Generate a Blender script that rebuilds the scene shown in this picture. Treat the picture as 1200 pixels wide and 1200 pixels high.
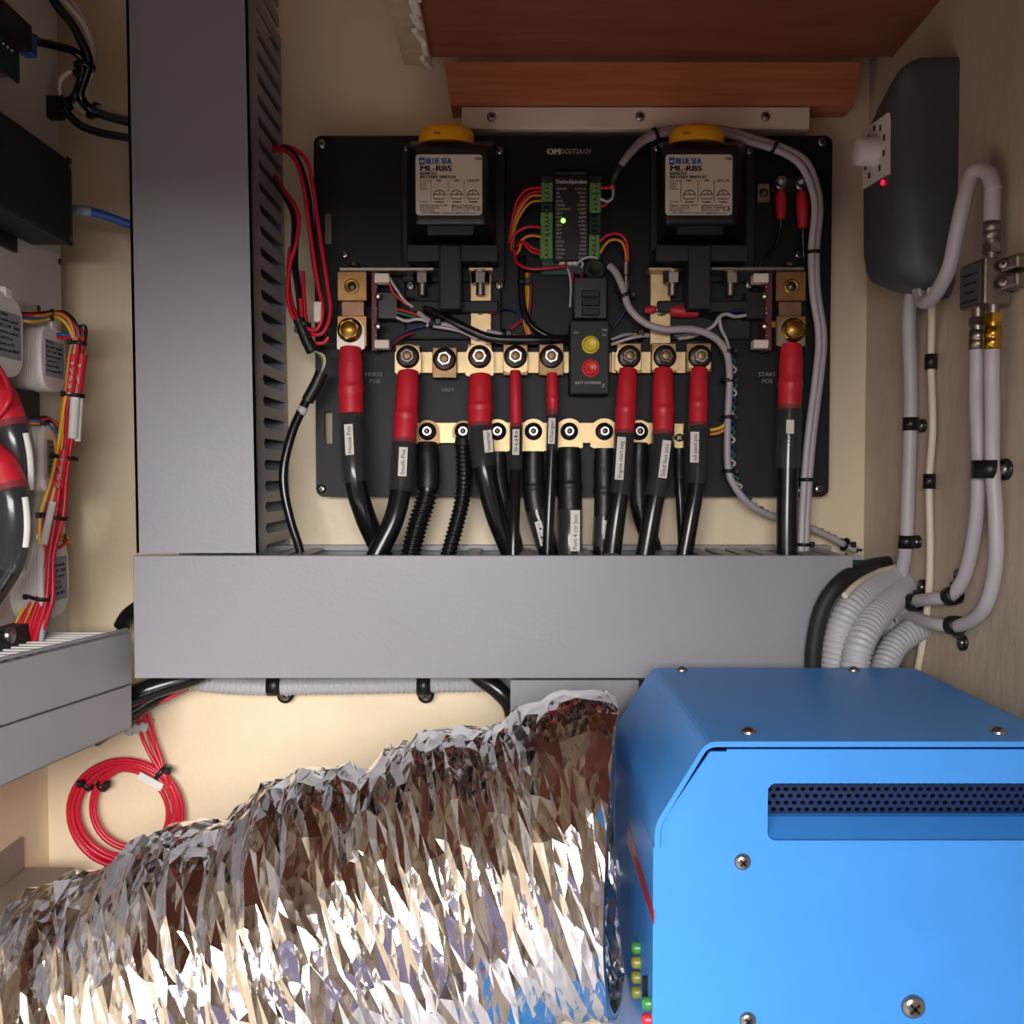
import bpy, bmesh, math, random
import numpy as np
from mathutils import Vector, Matrix
from mathutils.geometry import delaunay_2d_cdt

for o in list(bpy.data.objects):
    bpy.data.objects.remove(o, do_unlink=True)
COL = bpy.context.scene.collection
SC = bpy.context.scene
random.seed(7)
np.random.seed(7)

# ------------------------------------------------------------ camera
F = 1150.0                       # focal length in pixels of the 1200 frame
PITCH = math.radians(2.0)
cam_d = bpy.data.cameras.new('camera')
cam_d.sensor_width = 36.0
cam_d.lens = 36.0 * F / 1200.0
cam_d.clip_start = 0.01
cam = bpy.data.objects.new('camera', cam_d)
COL.objects.link(cam)
cam.location = (0, 0, 0)
cam.rotation_euler = (math.pi / 2 - PITCH, 0, 0)
SC.camera = cam

# ------------------------------------------------------------ world and daylight through the open hatch
w = bpy.data.worlds.new('World')
SC.world = w
w.use_nodes = True
w.node_tree.nodes['Background'].inputs[0].default_value = (0.78, 0.64, 1.0, 1)
w.node_tree.nodes['Background'].inputs[1].default_value = 0.34

def area(name, loc, target, sx, sy, power, col):
    d = bpy.data.lights.new(name, 'AREA')
    d.shape = 'RECTANGLE'
    d.size, d.size_y, d.energy, d.color = sx, sy, power, col
    o = bpy.data.objects.new(name, d)
    COL.objects.link(o)
    o.location = loc
    o.rotation_euler = (Vector(target) - Vector(loc)).to_track_quat('-Z', 'Y').to_euler()
    return o
area('hatch_daylight', (-0.06, -0.90, 0.46), (0.0, 0.6, -0.20), 1.1, 0.95, 112.0, (1.0, 0.985, 0.97))

vs = SC.view_settings
vs.view_transform = 'Standard'
vs.look = 'None'
vs.exposure = -0.20
vs.gamma = 1.0
vs.use_curve_mapping = False

# ------------------------------------------------------------ pixel -> world at depth Y
SP, CP = math.sin(PITCH), math.cos(PITCH)
def P(px, py, Y):
    a, b = px - 600.0, 600.0 - py
    dx, dy, dz = a, F * CP + b * SP, -F * SP + b * CP
    k = Y / dy
    return Vector((dx * k, Y, dz * k))
def K(Y): return Y / F
YW, YP, YT = 0.90, 0.875, 0.785          # back wall, panel face, duct face
def PW(px, py, off=0.0):                 # a point on the right hull side
    Y = (0.4325 - off) / ((px - 600.0) / (F * CP + (600.0 - py) * SP) + 0.115)
    return P(px, py, Y)
def PL(px, py, x):                       # a point on the plane x = const at the left
    return P(px, py, x * (F * CP + (600.0 - py) * SP) / (px - 600.0))

# ------------------------------------------------------------ materials
def lin(c):
    c = c / 255.0
    return c / 12.92 if c <= 0.04045 else ((c + 0.055) / 1.055) ** 2.4
def H(h):
    h = h.lstrip('#')
    return tuple(lin(int(h[i:i + 2], 16)) for i in (0, 2, 4)) + (1.0,)
MATS = {}
def mat(name, col, rough=0.5, metal=0.0, var=0.06, scale=40.0, bump=0.0, bscale=None, stretch=(1, 1, 1), spec=0.5,
        alpha=1.0, emit=None, estr=0.0, trans=0.0, detail=3.0):
    m = bpy.data.materials.new(name)
    m.use_nodes = True
    nt = m.node_tree
    b = nt.nodes['Principled BSDF']
    c = H(col)
    tc = nt.nodes.new('ShaderNodeTexCoord')
    mp = nt.nodes.new('ShaderNodeMapping')
    mp.inputs['Scale'].default_value = stretch
    nt.links.new(tc.outputs['Object'], mp.inputs['Vector'])
    nz = nt.nodes.new('ShaderNodeTexNoise')
    nz.inputs['Scale'].default_value = scale
    nz.inputs['Detail'].default_value = detail
    nt.links.new(mp.outputs[0], nz.inputs['Vector'])
    r = nt.nodes.new('ShaderNodeValToRGB')
    r.color_ramp.elements[0].position = 0.3
    r.color_ramp.elements[1].position = 0.7
    r.color_ramp.elements[0].color = tuple(max(0, x * (1 - var)) for x in c[:3]) + (1,)
    r.color_ramp.elements[1].color = tuple(min(1, x * (1 + var)) for x in c[:3]) + (1,)
    nt.links.new(nz.outputs['Fac'], r.inputs[0])
    nt.links.new(r.outputs[0], b.inputs['Base Color'])
    b.inputs['Roughness'].default_value = rough
    b.inputs['Metallic'].default_value = metal
    b.inputs['Specular IOR Level'].default_value = spec
    b.inputs['Alpha'].default_value = alpha
    if trans:
        b.inputs['Transmission Weight'].default_value = trans
    if emit:
        b.inputs['Emission Color'].default_value = H(emit)
        b.inputs['Emission Strength'].default_value = estr
    if bump:
        n2 = nt.nodes.new('ShaderNodeTexNoise')
        n2.inputs['Scale'].default_value = bscale or scale
        n2.inputs['Detail'].default_value = 4
        nt.links.new(mp.outputs[0], n2.inputs['Vector'])
        bp = nt.nodes.new('ShaderNodeBump')
        bp.inputs['Strength'].default_value = bump
        bp.inputs['Distance'].default_value = 0.002
        nt.links.new(n2.outputs['Fac'], bp.inputs['Height'])
        nt.links.new(bp.outputs[0], b.inputs['Normal'])
    MATS[name] = m
    return m

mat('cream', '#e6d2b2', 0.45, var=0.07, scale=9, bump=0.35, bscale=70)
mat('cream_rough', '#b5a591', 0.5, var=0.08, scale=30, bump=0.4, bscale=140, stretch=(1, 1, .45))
mat('floor_grey', '#a9a5a6', 0.5, var=0.06, scale=20, bump=0.2, bscale=90)
mat('fibreglass', '#b9a183', 0.6, var=0.15, scale=60, bump=0.6, bscale=200)
mat('foam', '#e8dcc8', 0.9, var=0.1, scale=200, bump=0.8, bscale=300)
mat('white_strip', '#e4d3c2', 0.5, var=0.03)
mat('duct_grey', '#8c8a90', 0.38, var=0.02, scale=14, bump=0.05, bscale=300)
mat('duct_in', '#7d7d82', 0.5, var=0.03)
mat('panel_black', '#100e12', 0.5, var=0.1, scale=60, spec=0.3, bump=0.08, bscale=900)
mat('black', '#131214', 0.38, var=0.1)
mat('black_matte', '#19181a', 0.6, var=0.1, bump=0.1, bscale=900)
mat('rubber', '#121215', 0.22, var=0.1)
mat('shrink_black', '#161518', 0.42, var=0.15, bump=0.2, bscale=150)
mat('red', '#c41f30', 0.42, var=0.08, bump=0.12, bscale=160)
mat('red_wire', '#c41830', 0.35, var=0.06)
mat('red_dark', '#8f1626', 0.4, var=0.06)
mat('orange_wire', '#d8862a', 0.4)
mat('yellow_wire', '#e3b52c', 0.4)
mat('blue_wire', '#2c56a8', 0.4)
mat('navy_wire', '#23285c', 0.4)
mat('green_wire', '#1f6b58', 0.4)
mat('white_wire', '#bdb5b9', 0.4, var=0.03)
mat('grey_wire', '#a89fa2', 0.4, var=0.03)
mat('cream_wire', '#ddd0bd', 0.4, var=0.03)
mat('conduit', '#b0aeb2', 0.42, var=0.03)
mat('clear', '#4a494c', 0.12, alpha=0.42, var=0.05)
mat('tag_white', '#d8d3cc', 0.5, var=0.02)
mat('ink', '#1c1a1c', 0.7, var=0.0)
mat('ink_blue', '#1f5fa8', 0.6, var=0.0)
mat('print_grey', '#bdb6b0', 0.7, var=0.0)
mat('print_white', '#c9c2bd', 0.7, var=0.0)
mat('label', '#cfc6b2', 0.5, var=0.02)
mat('label_grey', '#8d919b', 0.45, var=0.03)
mat('brass', '#96744a', 0.42, 1.0, var=0.12, scale=90, bump=0.08, bscale=500)
mat('brass_bolt', '#a8843f', 0.36, 1.0, var=0.1, scale=120)
mat('manganin', '#8d6a58', 0.45, 0.85, var=0.1, scale=100)
mat('tin', '#d2b98e', 0.5, 1.0, var=0.08, scale=120, bump=0.06, bscale=400)
mat('tin_dull', '#96795a', 0.5, 1.0, var=0.2, scale=160, bump=0.1, bscale=500)
mat('steel', '#a39d98', 0.30, 1.0, var=0.05)
mat('steel_dark', '#5d5552', 0.35, 1.0, var=0.1)
mat('nickel', '#9d938a', 0.38, 1.0, var=0.06, scale=200)
mat('gold', '#d3a53c', 0.25, 1.0, var=0.08)
mat('yellow', '#e6a317', 0.4, var=0.05)
mat('button_yellow', '#d9c02a', 0.35, var=0.03)
mat('button_red', '#d2232a', 0.35, var=0.03)
mat('pcb_red', '#5b2232', 0.5, var=0.15, scale=300)
mat('pcb_green', '#1d4038', 0.5, var=0.2, scale=200)
mat('term_green', '#4f8c50', 0.45, var=0.06)
mat('term_dark', '#183a26', 0.5, var=0.1)
mat('connector', '#ded3c2', 0.5, var=0.03)
mat('blue', '#3e8cdc', 0.42, var=0.03, scale=30, bump=0.05, bscale=1200)
mat('blue_mesh', '#10254f', 0.45, var=0.05)
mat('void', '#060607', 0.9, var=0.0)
mat('stripe_red', '#b02a35', 0.4, var=0.03)
mat('unit_grey', '#47484f', 0.45, var=0.05, scale=60, bump=0.1, bscale=1200)
mat('white_plastic', '#dcd7d2', 0.4, var=0.02)
mat('led_green', '#8cff5a', 0.4, emit='#8cff5a', estr=3.0)
mat('led_red', '#ff1030', 0.4, emit='#ff1030', estr=2.5)
mat('led_off_green', '#2f7a34', 0.35)
mat('led_off_yellow', '#7d7a2c', 0.35)
mat('led_off_red', '#b02030', 0.35)
mat('box_beige', '#8b7c72', 0.5, var=0.05, bump=0.15, bscale=300)
mat('solder', '#d8d0c8', 0.2, 1.0)

def wood(name, c1, c2, stretch):
    m = bpy.data.materials.new(name)
    m.use_nodes = True
    nt = m.node_tree
    b = nt.nodes['Principled BSDF']
    tc = nt.nodes.new('ShaderNodeTexCoord')
    mp = nt.nodes.new('ShaderNodeMapping')
    mp.inputs['Scale'].default_value = stretch
    nt.links.new(tc.outputs['Object'], mp.inputs[0])
    nz = nt.nodes.new('ShaderNodeTexNoise')
    nz.inputs['Scale'].default_value = 6
    nz.inputs['Detail'].default_value = 8
    nz.inputs['Distortion'].default_value = 0.6
    nt.links.new(mp.outputs[0], nz.inputs['Vector'])
    r = nt.nodes.new('ShaderNodeValToRGB')
    r.color_ramp.elements[0].position = 0.32
    r.color_ramp.elements[1].position = 0.68
    r.color_ramp.elements[0].color = H(c1)
    r.color_ramp.elements[1].color = H(c2)
    nt.links.new(nz.outputs['Fac'], r.inputs[0])
    nt.links.new(r.outputs[0], b.inputs['Base Color'])
    b.inputs['Roughness'].default_value = 0.42
    MATS[name] = m
wood('wood_board', '#7a4636', '#8f5540', (1.5, 14, 14))
wood('wood_batten', '#a85f3c', '#bd724a', (1.5, 16, 30))

def foil_mat():
    m = bpy.data.materials.new('foil')
    m.use_nodes = True
    nt = m.node_tree
    b = nt.nodes['Principled BSDF']
    b.inputs['Base Color'].default_value = (0.93, 0.92, 0.91, 1)
    b.inputs['Metallic'].default_value = 1.0
    b.inputs['Roughness'].default_value = 0.10
    tc = nt.nodes.new('ShaderNodeTexCoord')
    mp = nt.nodes.new('ShaderNodeMapping')
    mp.inputs['Scale'].default_value = (1.5, 0.7, 0.7)
    nt.links.new(tc.outputs['Object'], mp.inputs[0])
    vo = nt.nodes.new('ShaderNodeTexVoronoi')
    vo.inputs['Scale'].default_value = 130
    nz = nt.nodes.new('ShaderNodeTexNoise')
    nz.inputs['Scale'].default_value = 60
    nz.inputs['Detail'].default_value = 5
    mx = nt.nodes.new('ShaderNodeMath')
    mx.operation = 'ADD'
    nt.links.new(mp.outputs[0], vo.inputs['Vector'])
    nt.links.new(mp.outputs[0], nz.inputs['Vector'])
    nt.links.new(vo.outputs['Distance'], mx.inputs[0])
    nt.links.new(nz.outputs['Fac'], mx.inputs[1])
    bp = nt.nodes.new('ShaderNodeBump')
    bp.inputs['Strength'].default_value = 0.16
    bp.inputs['Distance'].default_value = 0.003
    nt.links.new(mx.outputs[0], bp.inputs['Height'])
    nt.links.new(bp.outputs[0], b.inputs['Normal'])
    MATS['foil'] = m
foil_mat()

# ------------------------------------------------------------ mesh builder
class MB:
    def __init__(s):
        s.v, s.f, s.s = [], [], []
    def add(s, vs, fs, smooth=False):
        n = len(s.v)
        s.v += [Vector(v) for v in vs]
        s.f += [tuple(i + n for i in f) for f in fs]
        s.s += [smooth] * len(fs)
        return s
    def hexa(s, c):                       # 8 corners: 4 front (tl,tr,br,bl), 4 back
        return s.add(c, [(0, 3, 2, 1), (4, 5, 6, 7), (0, 1, 5, 4), (1, 2, 6, 5), (2, 3, 7, 6), (3, 0, 4, 7)])
    def box(s, lo, hi, bev=0.0, seg=2, rot=None):
        bm = bmesh.new()
        bmesh.ops.create_cube(bm, size=1.0)
        c = [(a + b) / 2 for a, b in zip(lo, hi)]
        d = [abs(b - a) for a, b in zip(lo, hi)]
        for v in bm.verts:
            v.co = Vector((v.co.x * d[0], v.co.y * d[1], v.co.z * d[2]))
        if bev:
            bmesh.ops.bevel(bm, geom=bm.edges[:], offset=min(bev, min(d) * .49), segments=seg, profile=.5, affect='EDGES')
        M = Matrix.Translation(c) @ (rot.to_4x4() if rot else Matrix())
        bm.verts.index_update()
        s.add([M @ v.co for v in bm.verts], [[v.index for v in f.verts] for f in bm.faces], False)
        bm.free()
        return s
    def pbox(s, x0, y0, x1, y1, Yf, Yb, bev=0.0, seg=2):    # front face fills the pixel rectangle at depth Yf
        a, b = P(x0, y0, Yf), P(x1, y1, Yf)
        return s.box((a.x, Yf, b.z), (b.x, Yb, a.z), bev, seg)
    def cyl(s, p0, p1, r0, r1=None, n=20, caps=True, smooth=True, phase=0.0):
        r1 = r0 if r1 is None else r1
        p0, p1 = Vector(p0), Vector(p1)
        d = (p1 - p0).normalized()
        u = d.orthogonal().normalized()
        if abs(d.y) > .9:
            u = Vector((1, 0, 0))
        elif abs(d.z) > .9:
            u = Vector((1, 0, 0))
        u = (u - d * u.dot(d)).normalized()
        v = d.cross(u)
        A = [p0 + (u * math.cos(t) + v * math.sin(t)) * r0 for t in [phase + 2 * math.pi * i / n for i in range(n)]]
        B = [p1 + (u * math.cos(t) + v * math.sin(t)) * r1 for t in [phase + 2 * math.pi * i / n for i in range(n)]]
        s.add(A + B, [(i, (i + 1) % n, n + (i + 1) % n, n + i) for i in range(n)], smooth)
        if caps:
            s.add(A, [tuple(range(n))[::-1]])
            s.add(B, [tuple(range(n))])
        return s
    def lathe(s, p, d, prof, n=20, smooth=True, phase=0.0):  # prof = [(t along d, r)]
        p, d = Vector(p), Vector(d).normalized()
        u = Vector((1, 0, 0)) if abs(d.x) < .9 else Vector((0, 0, 1))
        u = (u - d * u.dot(d)).normalized()
        v = d.cross(u)
        V, Fc = [], []
        for t, r in prof:
            for i in range(n):
                a = phase + 2 * math.pi * i / n
                V.append(p + d * t + (u * math.cos(a) + v * math.sin(a)) * max(r, 1e-6))
        for k in range(len(prof) - 1):
            for i in range(n):
                j = (i + 1) % n
                Fc.append((k * n + i, k * n + j, (k + 1) * n + j, (k + 1) * n + i))
        s.add(V, Fc, smooth)
        return s
    def tube(s, pts, r, n=10, sub=8, rfun=None, caps=True, flat=1.0):
        C = spline(pts, sub)
        m = len(C)
        T = [(C[min(i + 1, m - 1)] - C[max(i - 1, 0)]).normalized() for i in range(m)]
        u = T[0].orthogonal().normalized()
        V = []
        L = 0.0
        for i in range(m):
            if i:
                L += (C[i] - C[i - 1]).length
            u = (u - T[i] * u.dot(T[i])).normalized()
            v = T[i].cross(u)
            rr = rfun(L, i / (m - 1)) if rfun else r
            for k in range(n):
                a = 2 * math.pi * k / n
                V.append(C[i] + (u * math.cos(a) + v * math.sin(a) * flat) * rr)
        Fc = [(i * n + k, i * n + (k + 1) % n, (i + 1) * n + (k + 1) % n, (i + 1) * n + k) for i in range(m - 1) for k in range(n)]
        s.add(V, Fc, True)
        if caps:
            s.add(V[:n], [tuple(range(n))[::-1]])
            s.add(V[-n:], [tuple(range(n))])
        return s
    def ring(s, c, d, R, r, n=28, k=8):
        c, d = Vector(c), Vector(d).normalized()
        u = d.orthogonal().normalized()
        v = d.cross(u)
        V = []
        for i in range(n):
            a = 2 * math.pi * i / n
            e = u * math.cos(a) + v * math.sin(a)
            for j in range(k):
                b = 2 * math.pi * j / k
                V.append(c + e * (R + r * math.cos(b)) + d * r * math.sin(b))
        return s.add(V, [(i * k + j, ((i + 1) % n) * k + j, ((i + 1) % n) * k + (j + 1) % k, i * k + (j + 1) % k)
                         for i in range(n) for j in range(k)], True)

def spline(pts, sub=8):
    p = [Vector(a) for a in pts]
    if len(p) < 3 or sub < 2:
        if len(p) == 2 and sub > 1:
            return [p[0].lerp(p[1], i / sub) for i in range(sub + 1)]
        return p
    q = [p[0] * 2 - p[1]] + p + [p[-1] * 2 - p[-2]]
    out = []
    for i in range(1, len(q) - 2):
        a, b, c, d = q[i - 1], q[i], q[i + 1], q[i + 2]
        for k in range(sub):
            t = k / sub
            out.append(0.5 * ((2 * b) + (c - a) * t + (2 * a - 5 * b + 4 * c - d) * t * t + (3 * b - a - 3 * c + d) * t ** 3))
    out.append(p[-1])
    return out
def resample(C, step):
    d = [0.0]
    for i in range(1, len(C)):
        d.append(d[-1] + (C[i] - C[i - 1]).length)
    n = max(2, int(d[-1] / step))
    out, j = [], 0
    for i in range(n + 1):
        t = d[-1] * i / n
        while j < len(C) - 2 and d[j + 1] < t:
            j += 1
        seg = d[j + 1] - d[j]
        out.append(C[j].lerp(C[j + 1], min(1, (t - d[j]) / seg if seg > 1e-9 else 0)))
    return out

ORG = {}
def put(name, mb, m, parent=None, label=None):
    """one mesh object; children share the origin of their thing"""
    if parent is not None:
        org = ORG[parent.name]
    else:
        xs = [v.x for v in mb.v]; ys = [v.y for v in mb.v]; zs = [v.z for v in mb.v]
        org = Vector(((min(xs) + max(xs)) / 2, (min(ys) + max(ys)) / 2, min(zs)))
    me = bpy.data.meshes.new(name)
    me.from_pydata([v - org for v in mb.v], [], mb.f)
    me.polygons.foreach_set('use_smooth', mb.s)
    me.materials.append(MATS[m])
    me.update()
    o = bpy.data.objects.new(name, me)
    COL.objects.link(o)
    if parent is not None:
        o.parent = parent
    else:
        o.location = org
    ORG[o.name] = org
    if label:
        o['label'] = label
    return o
def tag(o, label, cat, group=None):
    o['label'] = label
    o['category'] = cat
    if group:
        o['group'] = group
    return o
def thing(name, loc, label, cat, group=None):
    o = bpy.data.objects.new(name, None)
    o.empty_display_size = 0.01
    COL.objects.link(o)
    o.location = loc
    ORG[o.name] = Vector(loc)
    return tag(o, label, cat, group)
def struct(name, mb, m):
    o = put(name, mb, m)
    o['kind'] = 'structure'
    return o
def share(name, me, loc, parent, rot=None):           # a further object on shared mesh data
    o = bpy.data.objects.new(name, me)
    COL.objects.link(o)
    o.parent = parent
    o.location = Vector(loc) - ORG[parent.name]
    if rot is not None:
        o.rotation_euler = rot
    ORG[o.name] = Vector(loc)
    return o
def curve_mesh(cu):
    o = bpy.data.objects.new('tmp', cu)
    COL.objects.link(o)
    dg = bpy.context.evaluated_depsgraph_get()
    me = bpy.data.meshes.new_from_object(o.evaluated_get(dg))
    bpy.data.objects.remove(o, do_unlink=True)
    return me
def plate_mb(outer, holes, Yf, Yb):
    """flat plate in the XZ plane with real holes; outlines are (x, z) lists"""
    cu = bpy.data.curves.new('tmp', 'CURVE')
    cu.dimensions = '2D'
    cu.fill_mode = 'BOTH'
    cu.extrude = abs(Yb - Yf) / 2
    for pl in [outer] + holes:
        sp = cu.splines.new('POLY')
        sp.points.add(len(pl) - 1)
        for p, (x, z) in zip(sp.points, pl):
            p.co = (x, z, 0, 1)
        sp.use_cyclic_u = True
    me = curve_mesh(cu)
    mb = MB()
    yc = (Yf + Yb) / 2
    mb.add([Vector((v.co.x, yc - v.co.z, v.co.y)) for v in me.vertices], [tuple(p.vertices) for p in me.polygons])
    return mb
def rrect(x0, z0, x1, z1, r, n=5):
    x0, x1 = min(x0, x1), max(x0, x1)
    z0, z1 = min(z0, z1), max(z0, z1)
    out = []
    for cx, cz, a0 in ((x1 - r, z1 - r, 0), (x0 + r, z1 - r, 90), (x0 + r, z0 + r, 180), (x1 - r, z0 + r, 270)):
        for i in range(n + 1):
            a = math.radians(a0 + 90 * i / n)
            out.append((cx + r * math.cos(a), cz + r * math.sin(a)))
    return out
def prr(x0, y0, x1, y1, r, Y):
    a, b = P(x0, y0, Y), P(x1, y1, Y)
    return rrect(a.x, b.z, b.x, a.z, r * K(Y))
def text_mb(body, pos, h, rot=None, bold=0.0, align='LEFT', width=None):
    """lettering lying on a surface: pos = left end of the baseline, facing -Y unless rot is given"""
    cu = bpy.data.curves.new('tmp', 'FONT')
    cu.body = body
    cu.size = h * 1.4
    cu.align_x = align
    cu.extrude = 0.00004
    cu.resolution_u = 2
    me = curve_mesh(cu)
    R = rot or Matrix.Rotation(math.pi / 2, 3, 'X')
    sx = 1.0
    if width and len(me.vertices):
        xs = [v.co.x for v in me.vertices]
        sx = width / max(1e-6, max(xs) - min(xs))
    mb = MB()
    for q in ((0,) if not bold else (-.5, 0, .5)):          # heavier strokes by repeating the letters side by side
        mb.add([Vector(pos) + R @ Vector((v.co.x * sx + q * bold * h * 6, v.co.y, v.co.z + abs(q) * .00002)) for v in me.vertices], [tuple(p.vertices) for p in me.polygons])
    return mb
def ptext(name, body, px, py, hpx, Y, m, parent, bold=0.0, align='LEFT', wpx=None):
    return put(name, text_mb(body, P(px, py, Y), hpx * K(Y), None, bold, align, wpx * K(Y) if wpx else None), m, parent)

# shared screw head (axis -Y, head dome toward the camera) ---------------------------------
def screw_mesh(n, recess):
    mb = MB()
    mb.lathe((0, 0, 0), (0, -1, 0), [(0, 1.0), (.18, 1.0), (.42, .82), (.55, .5), (.56, .0)], 18)
    return mb
def screw(px, py, rpx, Y, parent, m='steel', d=(0, -1, 0), pos=None, r=None, name='screw'):
    p = Vector(pos) if pos is not None else P(px, py, Y)
    r = r or rpx * K(Y)
    d = Vector(d).normalized()
    mb = MB()
    mb.lathe(p, d, [(-.2 * r, r), (.18 * r, r), (.42 * r, .82 * r), (.55 * r, .52 * r), (.56 * r, 0)], 16)
    o = put(name, mb, m, parent)
    u = d.orthogonal().normalized()
    u = (Vector((1, 0, 1)) - d * Vector((1, 0, 1)).dot(d)).normalized()
    v = d.cross(u)
    c = MB()
    q = p + d * (.53 * r)
    for a, b in ((u, v), (v, u)):
        e = [q + a * (sx * .52 * r) + b * (sy * .11 * r) + d * (z * .06 * r) for z in (1, -1) for sx, sy in ((-1, 1), (1, 1), (1, -1), (-1, -1))]
        c.hexa(e)
    put('cross_recess', c, 'void' if m != 'steel_dark' else 'steel', o)
    return o
def band(p, d, r, wdt, parent, m='black', head=None, name='zip_tie'):
    """a cable tie: flat band round point p, axis d, with its lock head"""
    p, d = Vector(p), Vector(d).normalized()
    mb = MB()
    mb.lathe(p - d * wdt / 2, d, [(0, r * .96), (0, r * 1.1), (wdt, r * 1.1), (wdt, r * .96)], 16)
    if head is not None:
        h = Vector(head).normalized()
        c = p + h * r * 1.2
        s = max(wdt * .8, .0012)
        mb.box(c - Vector((s, s, s)), c + Vector((s, s, s)), s * .3, 1)
    return put(name, mb, m, parent)

# ============================================================ THE SETTING
ZF, ZT = -0.62, 0.62
struct('wall_back', MB().box((-0.46, YW, ZF), (0.40, YW + .03, ZT)), 'cream')
struct('wall_left', MB().box((-0.46, -0.08, ZF), (-0.43, YW, ZT)), 'cream')
def wx(Y): return 0.4325 - 0.115 * Y
def right_wall():
    mb = MB()
    Ys = [-0.08, 0.3, 0.78, 0.85, 0.875, 0.893, YW + .005]
    off = [0, 0, 0, 0, .0006, .003, .008]                 # moulded, rounded corner
    A = [Vector((wx(y) - o, y, ZF)) for y, o in zip(Ys, off)]
    n = len(A)
    up = [a + Vector((0, 0, ZT - ZF)) for a in A]
    mb.add(A + up, [(i, i + 1, n + i + 1, n + i) for i in range(n - 1)], True)
    Bk = [a + Vector((.05, 0, 0)) for a in A]
    bu = [a + Vector((.05, 0, 0)) for a in up]
    mb.add(Bk + bu, [(i + 1, i, n + i, n + i + 1) for i in range(n - 1)])
    mb.add(A + Bk + up + bu, [(i, n + i, n + i + 1, i + 1) for i in range(n - 1)] +
           [(2 * n + i, 2 * n + i + 1, 3 * n + i + 1, 3 * n + i) for i in range(n - 1)] +
           [(0, 2 * n, 3 * n, n), (n - 1, 2 * n - 1, 4 * n - 1, 3 * n - 1)])
    return mb
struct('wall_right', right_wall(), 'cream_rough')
struct('floor', MB().box((-0.46, -0.11, ZF - .03), (0.52, YW + .03, ZF)), 'floor_grey')
mb = MB()
mb.box((-0.46, -0.11, 0.14), (0.52, -0.08, ZT)).box((0.15, -0.11, ZF), (0.52, -0.08, 0.14))  # unseen header and right jamb, shaped to shade upper wall and right side
struct('unseen_shade_wall', mb, 'cream')
# wooden deck board above, rising slightly toward the hatch, and the higher deck at the left
c = []
zb, zf = 0.367, 0.50
mb = MB()
xl = -0.0704
mb.add([(xl, .87, zb), (.345, .87, zb), (.43, -.08, .53), (-.108, -.08, .53), (xl, .87, zb + .02), (.345, .87, zb + .02), (.43, -.08, .55), (-.108, -.08, .55)],
       [(0, 1, 2, 3), (7, 6, 5, 4), (0, 4, 5, 1), (1, 5, 6, 2), (2, 6, 7, 3), (3, 7, 4, 0)])
struct('ceiling', mb, 'wood_board')
struct('ceiling_deck', MB().box((-0.46, -0.11, ZT), (0.52, YW + .03, ZT + .03)), 'cream')
# raw laminate edge along the board's left side, with torn foam
mb = MB()
mb.add([(-.0946, .872, zb - .006), (xl, .872, zb - .006), (-.107, -.08, .523), (-.137, -.08, .523),
        (-.0946, .872, zb + .05), (xl, .872, zb + .05), (-.107, -.08, .57), (-.137, -.08, .57)],
       [(0, 1, 2, 3), (7, 6, 5, 4), (0, 4, 5, 1), (1, 5, 6, 2), (2, 6, 7, 3), (3, 7, 4, 0)])
lam = struct('trim_3', mb, 'fibreglass')
mb = MB()
for i in range(26):
    t = i / 25 * .42
    y = .866 - t * 1.1
    z = zb - .008 + (.523 - zb + .006) * (.872 - y) / .952
    x = xl - .003 - .037 * (.872 - y) + random.uniform(-.003, .002)
    mb.box((x - random.uniform(.001, .004), y - .012, z - random.uniform(.001, .003)), (x + .003, y + .012, z + .003), .001, 1,
           Matrix.Rotation(random.uniform(-.3, .3), 3, 'Z'))
put('torn_foam', mb, 'foam', lam)
# wooden batten and white batten on the back wall
a, b = P(520, 73, .868), P(1008, 122, .868)
mb = MB()
mb.add([(a.x, .868, a.z), (b.x, .868, a.z), (b.x - .004, .872, b.z), (a.x + .006, .872, b.z), (a.x, YW, a.z), (b.x, YW, a.z), (b.x - .004, YW, b.z), (a.x + .006, YW, b.z)],
       [(0, 3, 2, 1), (4, 5, 6, 7), (0, 1, 5, 4), (1, 2, 6, 5), (2, 3, 7, 6), (3, 0, 4, 7)])
struct('trim_1', mb, 'wood_batten')
t2 = struct('trim_2', MB().pbox(541, 125, 949, 151, .872, YW, .0008, 1), 'white_strip')
for sx in (576, 750, 897):
    screw(sx, 137, 5.5, .872, t2)

# ============================================================ CABLE DUCTS
TILT = math.atan2(13, 668)
duct = thing('cable_duct', P(230, 648, YT), 'tall grey slotted cable duct standing on the horizontal duct', 'cable duct')
fl_t, fr_t, fr_b, fl_b = P(147, -30, YT), P(289.5, -30, YT), P(303, 648, YT), P(160, 648, YT)
d3 = Vector((0, .006, 0))
mb = MB()
mb.hexa([fl_t, fr_t, fr_b, fl_b] + [p + d3 for p in (fl_t, fr_t, fr_b, fl_b)])
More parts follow.
